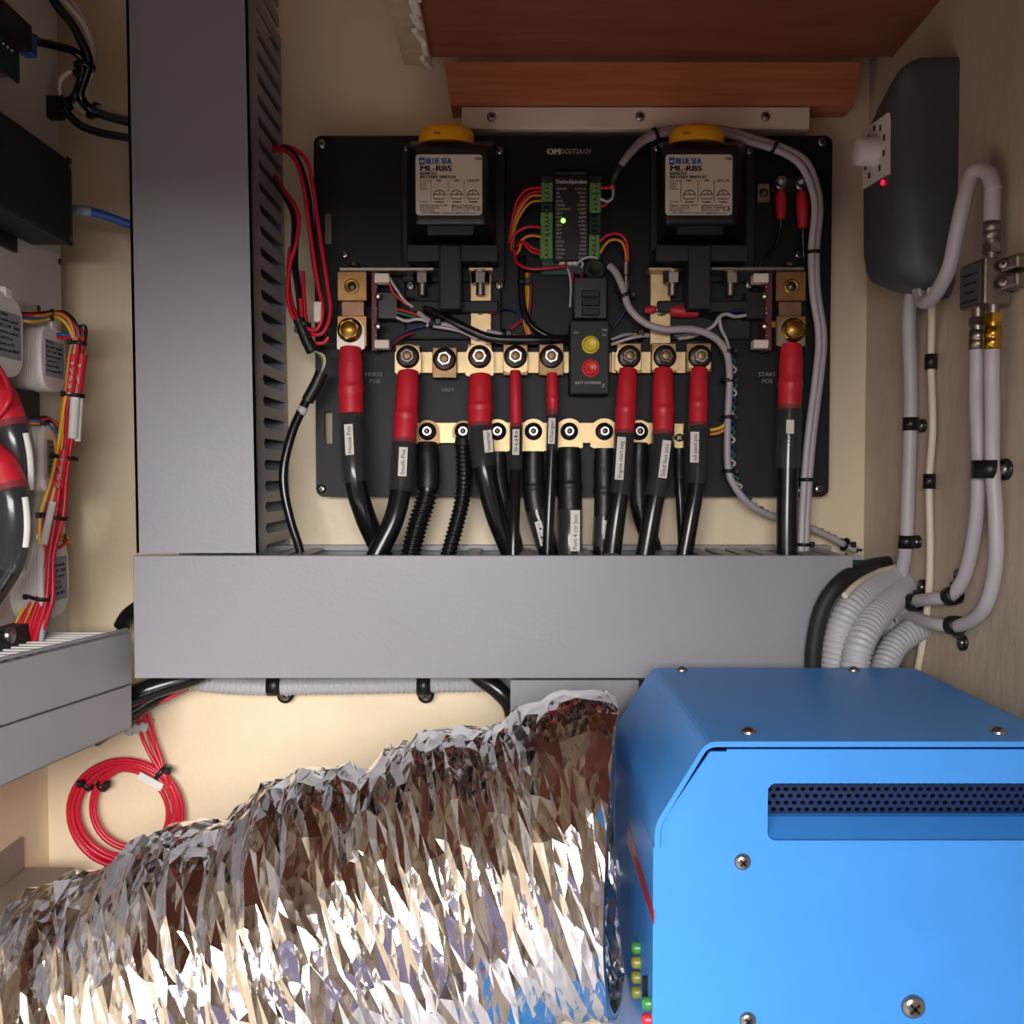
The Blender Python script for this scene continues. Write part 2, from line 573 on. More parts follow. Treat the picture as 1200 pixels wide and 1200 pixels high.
# lips of the snap-on lid
for s, e in ((fl_t, fl_b), (fr_t, fr_b)):
    sx = 1 if s is fl_t else -1
    q = Vector((sx * .0022, 0, 0)); yy = Vector((0, .014, 0))
    mb.hexa([s, s + q, e + q, e] + [k + yy for k in (s, s + q, e + q, e)])
put('lid', mb, 'duct_grey', duct)
mb = MB()
bk = Vector((0, YW - YT - .003, 0)); b0 = bk - Vector((0, .003, 0))
ins = Vector((.002, 0, 0))
mb.hexa([fl_t + b0 + ins, fr_t + b0 - ins, fr_b + b0 - ins, fl_b + b0 + ins] + [k + bk for k in (fl_t + ins, fr_t - ins, fr_b - ins, fl_b + ins)])
mb.hexa([fl_t + d3 + ins, fl_t + d3 + ins * 2, fl_b + d3 + ins * 2, fl_b + d3 + ins] + [k + bk for k in (fl_t + ins, fl_t + ins * 2, fl_b + ins * 2, fl_b + ins)])
put('channel', mb, 'duct_in', duct)
# right side: rails front and back, with a finger between each pair of slots
mb = MB()
for y0, y1 in ((.012, .019), (.106, YW - YT - .003)):
    q0, q1 = Vector((0, y0, 0)), Vector((0, y1, 0))
    mb.hexa([fr_t + q0 - ins, fr_t + q0, fr_b + q0, fr_b + q0 - ins] + [k + q1 for k in (fr_t - ins, fr_t, fr_b, fr_b - ins)])
put('rail', mb, 'duct_grey', duct)
pitch = 26.2 * K(YT)
hw = pitch * .5
gap = pitch * .245
mb = MB()
pr = [(.0185, hw), (.0235, hw), (.029, hw - gap), (.1065, hw - gap), (.1065, -hw + gap), (.029, -hw + gap), (.0235, -hw), (.0185, -hw)]
n = len(pr)
mb.add([(0, y, z) for y, z in pr] + [(-.002, y, z) for y, z in pr], [tuple(range(n)), tuple(range(2 * n - 1, n - 1, -1))] +
       [(i, n + i, n + (i + 1) % n, (i + 1) % n) for i in range(n)])
fme = bpy.data.meshes.new('finger')
fme.from_pydata(mb.v, [], mb.f)
fme.materials.append(MATS['duct_grey'])
for i in range(28):
    py = 634 - i * 26.2
    t = (py + 30) / 678.0
    share('finger', fme, fr_t.lerp(fr_b, t), duct, (0, -TILT * 0, 0))

hd = thing('cable_duct', P(577, 795, YT), 'long grey horizontal cable duct below the black panel', 'cable duct')
a, b = P(155.5, 651, YT), P(998, 795, YT)
put('lid', MB().box((a.x, YT, b.z), (b.x, YT + .006, a.z), .0006, 1), 'duct_grey', hd)
mb = MB()
mb.box((a.x, YT + .006, b.z), (b.x + .012, YW - .002, b.z + .003))
mb.box((a.x, YW - .005, b.z), (b.x + .012, YW - .002, a.z + .001))
put('channel', mb, 'duct_in', hd)
put('rail', MB().box((a.x, YT + .0065, a.z - .004), (b.x + .01, YT + .013, a.z - .0008)).box((a.x, YW - .018, a.z - .003), (b.x + .014, YW - .002, a.z + .0012)), 'duct_grey', hd)
mb = MB().box((-.0058, 0, -.0025), (.0058, .084, 0), .0008, 1)
tme = bpy.data.meshes.new('finger')
tme.from_pydata(mb.v, [], mb.f)
tme.materials.append(MATS['duct_grey'])
for px in (318, 344, 552, 617, 690, 722, 785, 836, 862, 888, 914, 966, 992):
    share('finger', tme, (P(px, 651, YT).x, YT + .0125, a.z - .0008), hd)

# the two ducts running along the left side
def left_duct(label, e_top, e_bot, n_top, n_bot, top_slots):
    A, B = PD(154, e_top, .80), PD(154, e_bot, .80)
    C, D = PD(0, n_top, .66), PD(0, n_bot, .66)
    C2, D2 = C + (C - A) * 1.9, D + (D - B) * 1.9
    C2.z, D2.z = C2.z * .25 + .75 * (C.z + (A.z - C.z) * -.2), D2.z * .25 + .75 * (D.z + (B.z - D.z) * -.2)
    d = thing('cable_duct', (C2 + D2) / 2, label, 'cable duct')
    th = Vector((-.004, .001, 0))
    put('lid', MB().hexa([C2, A, B, D2] + [k + th for k in (C2, A, B, D2)]), 'duct_grey', d)
    dn = Vector((0, 0, .003))
    fr = [D2 + th, B + th, B + th - dn, D2 + th - dn]
    put('channel', MB().hexa(fr + [Vector((-.426, k.y + .004, k.z)) for k in fr]), 'duct_in', d)
    if top_slots:
        m = MB()
        m.box((-.003, -.0022, -.0016), (.068, .0022, 0), .0006, 1)
        me = bpy.data.meshes.new('finger')
        me.from_pydata(m.v, [], m.f)
        me.materials.append(MATS['white_plastic'])
        for i in range(15):
            t = (i + .4) / 15
            p = A.lerp(C + (C - A) * .25, t) + th
            share('finger', me, p + Vector((-.071, .004, 0)), d)
        put('lip', MB().tube([A + th + Vector((0, 0, .002)), C + (C - A) * .25 + th + Vector((0, 0, .002))], .0016, 6, 2), 'duct_grey', d)
    return d
def PD(px, py, Y): return P(px, py, Y)
left_duct('grey slotted duct along the left side, upper of the pair', 741, 800, 778, 850, True)
left_duct('grey duct along the left side, lower of the pair', 803, 852, 853, 926, False)
# lower vertical duct behind the foil hose
dd = thing('cable_duct', P(673, 900, .80), 'short grey duct dropping behind the silver foil hose', 'cable duct')
put('lid', MB().pbox(598, 797, 748, 1000, .797, .803, .0006, 1), 'duct_grey', dd)
put('channel', MB().pbox(601, 798, 745, 1000, .8035, .897), 'duct_in', dd)

# ============================================================ BLACK PANEL
pan = thing('distribution_panel', P(670, 582, YP), 'black rounded rectangular panel screwed to the cream back wall', 'panel')
mb = plate_mb(prr(367.5, 159, 971, 582, 9, YP),
              [prr(379, 248, 388.5, 286, 1.5, YP), prr(380, 481, 389.5, 520, 1.5, YP), prr(650, 198.5, 687, 204.5, 1.5, YP)], YP, YP + .006)
put('board', mb, 'panel_black', pan)
for sx, sy in ((377, 169), (963, 167), (377, 573), (959, 573), (939, 575)):
    screw(sx, sy, 5.5, YP, pan)
mb = MB()
for sx, sy in ((377, 169), (963, 167), (377, 573), (959, 573)):
    p = P(sx, sy, YP)
    put('spacer', MB().cyl((p.x, YP + .006, p.z), (p.x, YW, p.z), .006), 'white_plastic', pan)

ptext('lettering', 'HOUSE', 439, 441, 5, YP - .0006, 'print_grey', pan, 0.01, 'CENTER')
ptext('lettering', 'POS', 439, 449, 5, YP - .0006, 'print_grey', pan, 0.01, 'CENTER')
ptext('lettering', 'START', 899, 441, 5, YP - .0006, 'print_grey', pan, 0.01, 'CENTER')
ptext('lettering', 'POS', 899, 449, 5, YP - .0006, 'print_grey', pan, 0.01, 'CENTER')
ptext('lettering', 'HBF2', 525, 459, 4.5, YP - .0006, 'print_grey', pan, 0.01, 'CENTER')
ptext('lettering', 'OM', 641, 181, 7, YP - .0006, 'print_white', pan, 0.03)
ptext('lettering', 'DCDT2A12V', 657, 180, 5.5, YP - .0006, 'print_grey', pan, 0.0, wpx=35)

# ============================================================ REMOTE BATTERY SWITCHES
def hexnut(mb, p, d, r, h, rb):
    p, d = Vector(p), Vector(d).normalized()
    mb.cyl(p, p + d * h, r, r * .96, 6, True, False)
    return mb
def battery_switch(cx, which):
    dx = cx - 521
    X = lambda v: v + dx
    s = thing('battery_switch', P(X(530), 395, YP), 'black remote battery switch with yellow cap and white label, ' + which, 'battery switch')
    mb = MB()
    mb.pbox(X(470), 168, X(592), 330, .866, YP, .002, 2)
    mb.pbox(X(474), 330, X(588), 398, .868, YP, .002, 2)
    put('base', mb, 'black_matte', s)
    mb = MB()
    # tapered housing
    f, bq = .822, .866
    A = [P(X(482), 170, f), P(X(574), 170, f), P(X(570), 262, f), P(X(486), 262, f)]
    A2 = [P(X(476), 165, bq), P(X(582), 165, bq), P(X(582), 292, bq), P(X(476), 292, bq)]
    mb.hexa(A + A2)
    bm = bmesh.new()
    vs = [bm.verts.new(v) for v in mb.v]
    for fc in mb.f:
        bm.faces.new([vs[i] for i in fc])
    bmesh.ops.bevel(bm, geom=bm.edges[:], offset=.0035, segments=3, profile=.5, affect='EDGES')
    bm.verts.index_update()
    mb = MB()
    mb.add([v.co.copy() for v in bm.verts], [[v.index for v in fc.verts] for fc in bm.faces], False)
    bm.free()
    mb.pbox(X(500), 255, X(556), 275, .826, .85, .001, 1)
    put('housing', mb, 'black', s)
    mb = MB()
    mb.pbox(X(476), 286, X(584), 306, .838, .868, .0015, 2)
    mb.pbox(X(514), 286, X(541), 362, .836, .868, .002, 2)
    mb.pbox(X(478), 352, X(584), 366, .856, .868, .0015, 2)
    put('terminal_shroud', mb, 'black_matte', s)
    # yellow push cap on top
    p = P(X(523), 171, .838)
    k = K(.838)
    mb = MB()
    prof = [(0, 32 * k), (9 * k, 32 * k), (15 * k, 31 * k), (18.5 * k, 28 * k), (20.5 * k, 22 * k), (20.8 * k, 0)]
    V = MB().lathe(p, (0, 0, 1), prof, 32)
    for v in V.v:
        v.y = p.y + (v.y - p.y) * .72
    put('cap', V, 'yellow', s)
    ptext('cap_print', 'BLUE', X(508), 157, 2.5, .838 - 32 * k * .72 - .0002, 'ink', s, 0.02)
    # label
    L = put('label', plate_mb(prr(X(487), 181, X(565), 252, 4, f - .0008), [], f - .0008, f), 'label', s)
    Y = f - .0010
    tx = lambda b, x, y, h, m='ink', bo=.0, al='LEFT', wd=None: ptext('label_print', b, X(x), y, h, Y, m, L, bo, al, wd)
    mb = MB()
    mb.pbox(X(491), 184.5, X(498), 193, Y, Y + .0001)
    put('logo', mb, 'ink_blue', L)
    put('logo_wave', MB().pbox(X(492), 188, X(497), 190, Y - .0001, Y), 'label', L)
    tx('BLUE SEA', 499, 192, 7, 'ink_blue', .025, 'LEFT', 29)
    tx('ML-RBS', 492, 200.3, 6.4, 'ink', .03, 'LEFT', 36)
    tx('REMOTE', 492, 205, 3.4, 'ink', .03, 'LEFT', 19)
    tx('BATTERY SWITCH', 492, 209, 3.4, 'ink', .03, 'LEFT', 41)
    tx('7700', 556, 187.5, 3, 'ink', .02)
    tx('Function', 492, 213, 2.5, wd=14)
    for i, t in enumerate(('Result', 'Knob', 'Position')):
        tx(t, 492, 216.3 + 3 * i, 2.2)
    tx('ON', 514, 212.8, 2.6, 'ink', .02, 'CENTER')
    tx('OFF', 535, 212.8, 2.6, 'ink', .02, 'CENTER')
    tx('LOCK OFF', 554.5, 212.8, 2.6, 'ink', .01, 'CENTER', 14)
    for xx in (505, 525, 544):
        put('rule', MB().pbox(X(xx) - .25, 211, X(xx) + .25, 236, Y, Y + .0001), 'ink', L)
    for xx, tl in ((515, 0), (535, .35), (554.5, -.2)):
        m2 = MB()
        c = P(X(xx), 228, Y)
        arc = [c + Vector((math.cos(a) * 6.2, 0, math.sin(a) * 5.0 + 0)) * K(Y) for a in [math.pi * i / 12 for i in range(13)]]
        m2.tube(arc, .45 * K(Y), 5, 1)
        q = [c + Vector((u, 0, v)) * K(Y) for u, v in ((-7.5, 0), (7.5, 0), (6, -5), (-6, -5), (-7.5, 0))]
        m2.tube(q, .45 * K(Y), 5, 1)
        m2.tube([c + Vector((math.sin(tl) * 5, 0, math.cos(tl) * 4)) * K(Y), c + Vector((-math.sin(tl) * 2, 0, 0)) * K(Y)], .4 * K(Y), 5, 1)
        put('knob_drawing', m2, 'ink', L)
    tx('Remote', 492, 237.5, 2.2)
    for xx in (515, 535, 554.5):
        tx('Enabled', xx, 237.5, 2.2, 'ink', .02, 'CENTER')
    for i, t in enumerate(('Magnetic Latching 12/24V', 'DC Continuous', 'UL ISO Tested')):
        tx(t, 492, 241.6 + 2.9 * i, 2.1, 'ink', .01, 'LEFT', (32, 22, 16)[i])
    for i, t in enumerate(('Ignition Protected', 'ISO 8846 MARINE', 'ISO 10133')):
        tx(t, 529, 241.6 + 2.9 * i, 2.1, 'ink', .01, 'LEFT', (24, 25, 20)[i])
    tx('CE', 554, 247, 5.5, 'ink', .01, 'LEFT', 9)
    tx('360.738.8230  conductor@bluesea.com', 526, 250.4, 2.0, 'ink', .01, 'CENTER', 62)
    for sx, sy, r in ((585, 177, 4.5), (477, 174, 4), (481, 335, 6), (585, 334, 6)):
        screw(X(sx), sy, r, .866 if sy < 300 else .868, s)
    # terminal studs hanging from the shroud
    for px in (495, 563):
        m2 = MB()
        p = P(X(px), 311, .852)
        m2.cyl(p, p + Vector((0, 0, .0028)), .0068, .005, 20)
        m2.cyl(p + Vector((0, 0, -.007)), p + Vector((0, 0, -.0045)), .0085, None, 20)
        zt = P(X(px), 346, .852).z
        zz = p.z - .007
        prof = []
        while zz > zt:
            prof += [(p.z - zz, .0034), (p.z - zz + .0006, .0040)]
            zz -= .0012
        m2.lathe(p, (0, 0, -1), prof + [(p.z - zt, 0)], 14)
        st = put('terminal_stud', m2, 'nickel', s)
        hexnut(m3 := MB(), p + Vector((0, 0, -.0072)), (0, 0, -1), .0080, .0085, .004)
        put('nut', m3, 'steel_dark' if dx == 0 or px == 563 - 68 + 0 and False else 'nickel', st)
    return s
battery_switch(521, 'wired to the house bus bar')
battery_switch(815 - 1, 'under the arching white cables')

def link_bar(x0, x1, yt, lab):
    t = tag(put('link_bar', MB().pbox(x0, yt, x1, yt + 4.2, .843, .864, .0007, 1), 'nickel'), lab, 'link bar')
    return t
l1 = link_bar(397, 509, 313, 'flat metal link bar from brass shunt to battery switch, above House Pos lettering')
l2 = link_bar(831, 943, 312.5, 'flat metal link bar from brass shunt to battery switch, above Start Pos lettering')
def strap(x0, x1, y0, y1, lab):
    t = thing('copper_strap', P((x0 + x1) / 2, y1, .862), lab, 'strap')
    put('strip', MB().pbox(x0, y0 + 6, x1, y1, .8625, .867, .0007, 1), 'tin', t)
    put('foot', MB().pbox(x0 - 2, y0, x1 + 2, y0 + 4, .845, .864, .0007, 1), 'tin', t)
    return t
s1 = strap(551, 576, 313, 412, 'bright tinned strap dropping from the house switch stud to the bus bar')
screw(563, 363, 6, .8625, s1)
s2 = strap(762, 786, 313, 412, 'bright tinned strap with two red terminals, dropping to the bus bar')
screw(775, 363, 6, .8625, s2, 'steel_dark')
def ring_lug(p, d, l, w, sleeve, m, lab, tail=None, wm='rubber'):
    """red insulated ring terminal: p = ring centre, d = direction of the sleeve"""
    p, d = Vector(p), Vector(d).normalized()
    t = thing('ring_terminal', p, lab, 'terminal')
    mb = MB()
    mb.lathe(p + Vector((0, .0004, 0)), (0, -1, 0), [(0, .0022), (0, w * 1.1), (.0008, w * 1.1), (.0008, .0022)], 18)
    mb.tube([p + d * w, p + d * (w * 1.8)], w * .55, 8, 2)
    put('ring', mb, 'steel', t)
    q = p + d * (w * 1.5)
    mb = MB().tube([q, q + d * l * .15, q + d * l * .6, q + d * l], w, 12, 4, lambda L, u: w * (.8 + .35 * math.sin(min(1, u * 1.6) * math.pi * .5)) * (1 - .28 * max(0, u - .55) / .45))
    put('sleeve', mb, m, t)
    if tail:
        put('wire', MB().tube([q + d * l * .95] + tail, w * .35, 8, 8), wm, t)
    return t
k = K(.86)
ring_lug(P(775, 363, .8605), (-1, .2, .02), 12 * k, 4.5 * k, 0, 'red', 'short red insulated terminal on the tinned strap beside the button module')
ring_lug(P(775, 363, .8600), (1, -.05, -.10), 33 * k, 6.5 * k, 0, 'red', 'long red insulated terminal on the tinned strap, with black wire',
         [P(835, 372, .862), P(850, 372, .865), P(866, 366, .868)], 'rubber')
ring_lug(P(563, 363, .8605), (1, .05, 0), 14 * k, 4.5 * k, 0, 'red', 'small red insulated terminal on the house strap',
         [P(593, 361, .864), P(606, 366, .868), P(612, 378, .870)], 'navy_wire')
ring_lug(P(915, 216, .868), (0, -.05, -1), 32 * k, 5.6 * k, 0, 'red', 'red ring terminal on a thin drooping black wire',
         [P(914, 268, .868), P(908, 290, .869), P(895, 306, .871), P(889, 312, .872)], 'rubber')
ring_lug(P(939, 216, .868), (.03, -.05, -1), 42 * k, 6.2 * k, 0, 'red', 'red ring terminal beside the white cables',
         [P(941, 285, .868), P(942, 300, .869), P(942, 312, .871)], 'rubber')
fh = thing('panel_fuse', P(895, 235, YP), 'small square grey fitting left of the ring terminals', 'fitting')
put('plate', MB().pbox(887, 214, 903, 237, .871, YP, .001, 1), 'nickel', fh)
screw(895, 226, 5, .871, fh, 'steel_dark')
tt = thing('terminal_post', P(927, 216, YP), 'two small posts carrying the red ring terminals', 'terminal post')
put('backing', MB().pbox(905, 207, 948, 225, .871, YP, .001, 1), 'black_matte', tt)
for x in (915, 939):
    m2 = MB()
    hexnut(m2, P(x, 213, .867), (0, -1, 0), 6.5 * k, .003, 0)
    m2.cyl(P(x, 213, .871), P(x, 213, .861), 2.6 * k)
    put('nut', m2, 'steel', tt)

# ============================================================ SHUNTS
def shunt(flip, lab):
    M = (lambda v: v) if not flip else (lambda v: 1339.5 - v)
    def bx(x0, y0, x1, y1, a, b, bev=.0006, mb=None):
        x0, x1 = sorted((M(x0), M(x1)))
        return (mb or MB()).pbox(x0, y0, x1, y1, a, b, bev, 1)
    s = thing('shunt', P(M(412), 405, YP), lab, 'shunt')
    put('end_block', bx(395, 318, 430, 352.5, .846, .870), 'brass', s)
    put('end_block', bx(395, 370, 430, 406, .846, .870), 'brass', s)
    put('resistor_strip', bx(400, 352, 427, 371, .853, .862), 'manganin', s)
    put('foot', bx(396, 322, 428, 402, .8705, YP), 'black_matte', s)
    hole = MB()
    p = P(M(412), 335.5, .846)
    hole.lathe(p + Vector((0, .0002, 0)), (0, -1, 0), [(0, .0066), (.0012, .0062), (.0014, .0044), (.0002, .0040), (.0002, 0)], 18)
    b = put('bolt_hole', hole, 'brass_bolt', s)
    put('set_screw', MB().lathe(p + Vector((.0004, -.0003, 0)), (0, -1, 0), [(0, .0040), (.0004, .0038), (.0005, 0)], 14), 'steel_dark', b)
    p = P(M(410), 387, .8445)
    mb = MB().lathe(p, (0, -1, 0), [(0, .0106), (.0012, .0106), (.0012, 0)], 24)
    bo = put('washer', mb, 'brass_bolt', s)
    mb = MB().cyl(p + Vector((0, -.0012, 0)), p + Vector((0, -.0065, 0)), .0086, .0084, 6, True, False, .3)
    mb.lathe(p + Vector((0, -.0062, 0)), (0, -1, 0), [(0, .0074), (.0012, .0064), (.0014, 0)], 20)
    put('bolt_head', mb, 'brass_bolt', bo)
    pc = put('circuit_board', bx(435, 319, 442, 411, .850, .872, .0004), 'pcb_red', s)
    for y0, y1 in ((320, 331), (398, 408)):
        put('connector', bx(438.5, y0, 456, y1, .846, .858, .0006), 'connector', pc)
    put('chip', bx(442, 342, 466, 374, .856, .870, .0008), 'black', pc)
    m2 = MB()
    for yy in (347, 382):
        p = P(M(443), yy, .849)
        m2.lathe(p, (0, -1, 0), [(0, .0030), (.0012, .0026), (.0018, .0010), (.0018, 0)], 12)
    for yy in (336, 361, 367, 393):
        p = P(M(441), yy, .8495)
        m2.lathe(p, (0, -1, 0), [(0, .0010), (.0006, .0007), (.0007, 0)], 8)
    put('solder_joint', m2, 'solder', pc)
    screw(M(404), 299, 5, YP - .001, s)
    m2 = MB()
    p = P(M(415), 312.5, .853)
    m2.cyl(p, p + Vector((0, 0, .003)), .0056, .0045, 16)
    put('top_bolt', m2, 'steel', s)
    if flip:
        put('copper_pad', bx(430, 376, 436, 384, .8465, .850), 'gold', s)
    return s
shunt(False, 'brass shunt block with red circuit board above House Pos cable')
shunt(True, 'brass shunt block with circuit board above the Start Pos cable')

# ============================================================ BUS BARS
def stud(bar, px, py, rw, rn, Y, wm, nm, hexa=True, hole=True):
    """flange nut on a stud: dark flange washer, nut and threaded end"""
    k = K(Y)
    p = P(px, py, Y)
    w_ = put('flange_washer', MB().lathe(p, (0, -1, 0), [(0, rw * k), (.0016, rw * k), (.0032, rw * k * .8), (.0034, 0)], 24), wm, bar)
    m2 = MB()
    m2.cyl(p + Vector((0, -.003, 0)), p + Vector((0, -.0075, 0)), rn * k, rn * k * .93, 6 if hexa else 20, True, not hexa, random.uniform(0, 1))
    put('nut', m2, nm, w_)
    put('stud_end', MB().lathe(p + Vector((0, -.0074, 0)), (0, -1, 0), [(0, rn * k * .62), (.0022, rn * k * .60), (.0026, rn * k * .5), (.0026, 0)], 14), 'tin_dull' if rn > 7 else 'steel_dark', w_)
    return w_
YB = .864
ub = thing('bus_bar', P(646, 437, YB), 'upper gold-coloured positive bus bar with square fuse blocks', 'bus bar')
put('bar', MB().pbox(462, 412, 667, 437.5, YB, .871, .0005, 1).pbox(667, 414, 716, 436, YB + .001, .871).pbox(716, 412, 832, 437.5, YB, .871, .0005, 1), 'tin', ub)
for px, y0, y1, wm in ((521, 407, 443, 'steel_dark'), (562, 403, 440, 'steel_dark'), (604, 403, 440, 'steel_dark'), (646, 402, 440, 'steel_dark'),
                       (737, 402, 438, 'steel_dark'), (778, 402, 437, 'steel_dark'), (819, 402, 436, 'steel_dark'), (478, 404, 440, 'steel_dark')):
    put('fuse_block', MB().pbox(px - 14.5, y0, px + 14.5, y1, .857, YB, .0006, 1), 'tin_dull', ub)
UY = .853
for px, nm in ((478, 'steel_dark'), (521, 'steel'), (562, 'steel'), (604, 'steel'), (646, 'steel'), (737, 'steel_dark'), (779, 'steel_dark'), (820, 'steel')):
    py = {521: 421}.get(px, 418)
    stud(ub, px, py, 13.5, 8.6, UY if px != 521 else .8565, 'steel_dark', nm)
put('standoff', MB().pbox(505, 418, 535, 432, .871, YP).pbox(620, 418, 645, 432, .871, YP).pbox(790, 418, 810, 432, .871, YP), 'black_matte', ub)
lb = thing('bus_bar', P(645, 520, YB), 'lower gold-coloured negative bus bar behind the red-sleeved cables', 'bus bar')
put('bar', MB().pbox(488, 495, 802, 519.5, YB, .871, .0005, 1), 'tin', lb)
put('end_tab', MB().pbox(789, 495, 802, 526, YB - .0008, .868, .0012, 1), 'tin', lb)
put('standoff', MB().pbox(510, 501, 535, 513, .871, YP).pbox(760, 501, 785, 513, .871, YP), 'black_matte', lb)
for px in (501, 543, 583, 625, 667, 708, 749):
    stud(lb, px, 505.5, 10.3, 5.4, .8605, 'black', 'steel', False)
screw(796, 513, 5.5, YB - .0008, lb, 'steel_dark')

# ============================================================ BATTERY CABLES
GC_UP = 'cables with red boots on the upper bus bar'
GC_LO = 'black cables on the lower bus bar'
def polypx(pts, y_to=None):
    return [P(x, y, Y) for x, y, Y in pts]
def cut(C, u0, u1):
    n = len(C) - 1
    i0, i1 = int(round(u0 * n)), int(round(u1 * n))
    return C[i0:i1 + 1]
def batt_cable(path, rw, lug, red, clear, tagtxt, tagpos, label, group, lw=15, boot='red', corr=None, cat='cable', lugm='tin', collar=True, tag_len=30, tag_w=10):
    """path: (px, py, Y) list from the stud down into the duct; red/clear: pixel-row spans along it"""
    C = spline(polypx(path), 14)
    rows = []
    for c in C:                                   # pixel row of each point (camera at the origin)
        yc = c.y * CP - c.z * SP
        zc = c.y * SP + c.z * CP
        rows.append(600 - F * zc / yc)
    def span(a, b):
        return [c for c, r in zip(C, rows) if a - .5 <= r <= b + .5]
    k = K(path[0][2])
    t = thing('battery_cable', C[-1], label, cat, group)
    x, y, Y = lug
    # lug: flat palm with round top + barrel
    p = P(x, y, Y)
    n, w2 = 12, lw * k
    out = [(p.x + w2 * math.cos(math.pi * i / n), p.z + w2 * .95 * math.sin(math.pi * i / n)) for i in range(n + 1)]
    bot = P(x, red[0] - 4, Y).z
    out += [(p.x - w2, bot + .002), (p.x - w2 * .62, bot), (p.x + w2 * .62, bot), (p.x + w2, bot + .002)]
    put('lug', plate_mb(out, [], Y, Y + .0028), lugm, t)
    r = rw * k
    jac = span(red[1] - 3, 900)
    if corr:
        J = resample(span(corr, 900), .00095)
        put('jacket', MB().tube(span(red[1] - 3, corr + 4), r * .9, 14, 1), 'rubber', t)
        put('conduit', MB().tube(J, r, 16, 1, lambda L, u: r * (1.0 if int(L / .0019) % 2 else .84)), 'rubber', t)
    else:
        put('jacket', MB().tube(jac, r, 16, 1), 'rubber', t)
    B = span(red[0] - 6, red[1])
    def rf(L, u):
        q = 1.12 if collar else 1.05
        bulge = .10 * math.exp(-((u - .62) / .05) ** 2) if collar else .0
        return r * (q + bulge - .12 * max(0, .25 - u) / .25)
    B2 = resample(B, .0011)
    put('boot', MB().tube(B2, r, 18, 1, rf), boot, t)
    if clear:
        Q = span(red[1] - (8 if boot == 'red' else 0), clear)
        put('clear_sleeve', MB().tube(Q, r * 1.17, 18, 1, None, False), 'clear', t)
    if tagtxt is not None:
        tx, ty, d0 = tagpos                       # centre of the tag and pixel half-length
        Cc = span(ty - d0, ty + d0)
        yc = sum(c.y for c in Cc) / len(Cc) - r * 1.3
        hx = (Cc[0].x - Cc[-1].x) / K(yc) * .5
        a, b = P(tx + hx, ty - d0, Cc[0].y - r * 1.3), P(tx - hx, ty + d0, Cc[-1].y - r * 1.3)
        ax = (b - a).normalized()
        sd = Vector((ax.z, 0, -ax.x)).normalized() * (-tag_w * .5 * K(yc))
        nrm = Vector((0, .0006, 0))
        g = put('name_tag', MB().hexa([a - sd, a + sd, b + sd, b - sd] + [q + nrm for q in (a - sd, a + sd, b + sd, b - sd)]), 'tag_white', t)
        if tagtxt:
            # baseline runs up the tag
            X = -ax
            Yv = Vector((X.z, 0, -X.x)) * -1
            Rm = Matrix((X, Yv, X.cross(Yv))).transposed()
            if Rm.col[2].y > 0:
                Yv = -Yv
                Rm = Matrix((X, Yv, X.cross(Yv))).transposed()
            h = tag_w * .52 * K(yc)
            put('lettering', text_mb(tagtxt, b - ax * .0012 - Yv * h * .5 + Vector((0, -.0006, 0)), h, Rm, .0, 'LEFT', (b - a).length * .86), 'ink', g)
    return t

batt_cable([(411, 400, .846), (411, 425, .843), (412, 490, .838), (416, 560, .832), (428, 605, .840), (450, 655, .852), (462, 700, .855)], 12.5, (411, 388, .8445), (415, 489), 566,
           'House Pos', (409, 515, 18), 'thick black cable with red boot under a brass shunt, tagged House Pos', GC_UP, 16, lugm='nickel')
batt_cable([(478, 425, .853), (478, 450, .848), (474, 515, .838), (470, 570, .832), (461, 610, .826), (440, 655, .822), (424, 700, .82)], 12, (478, 418, .8535), (443, 522), 577,
           'South Pos', (472, 541, 17), 'thick black cable with long red boot, tagged South Pos', GC_UP, 15)
batt_cable([(563, 425, .853), (563, 450, .848), (563, 505, .840), (569, 555, .834), (582, 605, .838), (602, 655, .842), (612, 700, .842)], 12.5, (562, 418, .8535), (446, 502), 549,
           'Inverter', (572, 517, 13), 'thick black cable with wide red boot between two plain lower studs', GC_UP, 16.5)
batt_cable([(604, 425, .853), (604, 450, .848), (605, 505, .842), (604, 560, .832), (602, 620, .818), (601, 700, .812)], 6.6, (604, 418, .8535), (441, 503), 553,
           'Sub', (604.5, 518, 15), 'slim black cable with narrow long red boot', GC_UP, 14, collar=False, tag_w=8)
batt_cable([(646, 425, .853), (647, 450, .848), (648, 490, .844), (646, 545, .840), (643, 610, .836), (640, 700, .834)], 6.2, (646, 418, .8535), (444, 488), 530,
           'Charger', (646.5, 505, 15), 'slim black cable with short red boot beside the button module', GC_UP, 12, collar=True, tag_w=8, lugm='tin_dull')
batt_cable([(737, 425, .853), (735, 450, .848), (732, 505, .840), (729, 560, .834), (722, 610, .830), (711, 700, .828)], 10.5, (736, 418, .8535), (440, 512), 580,
           'Engine start neg', (727, 537, 25), 'black cable with red boot right of the button module, tagged Engine start neg', GC_UP, 15)
batt_cable([(778, 425, .853), (777, 450, .848), (777, 510, .840), (772, 560, .834), (763, 610, .830), (748, 700, .828)], 11, (779, 418, .8535), (440, 512), 582,
           'Stbd bus pos', (779, 538, 22), 'black cable with red boot below the strap with two red terminals', GC_UP, 14.5)
batt_cable([(820, 425, .853), (819, 450, .848), (818, 500, .840), (817, 560, .834), (809, 610, .830), (793, 700, .828)], 9.6, (820, 418, .8535), (438, 503), 567,
           'sub panel pos', (814, 524, 18), 'black cable with red boot tagged sub panel pos', GC_UP, 13)
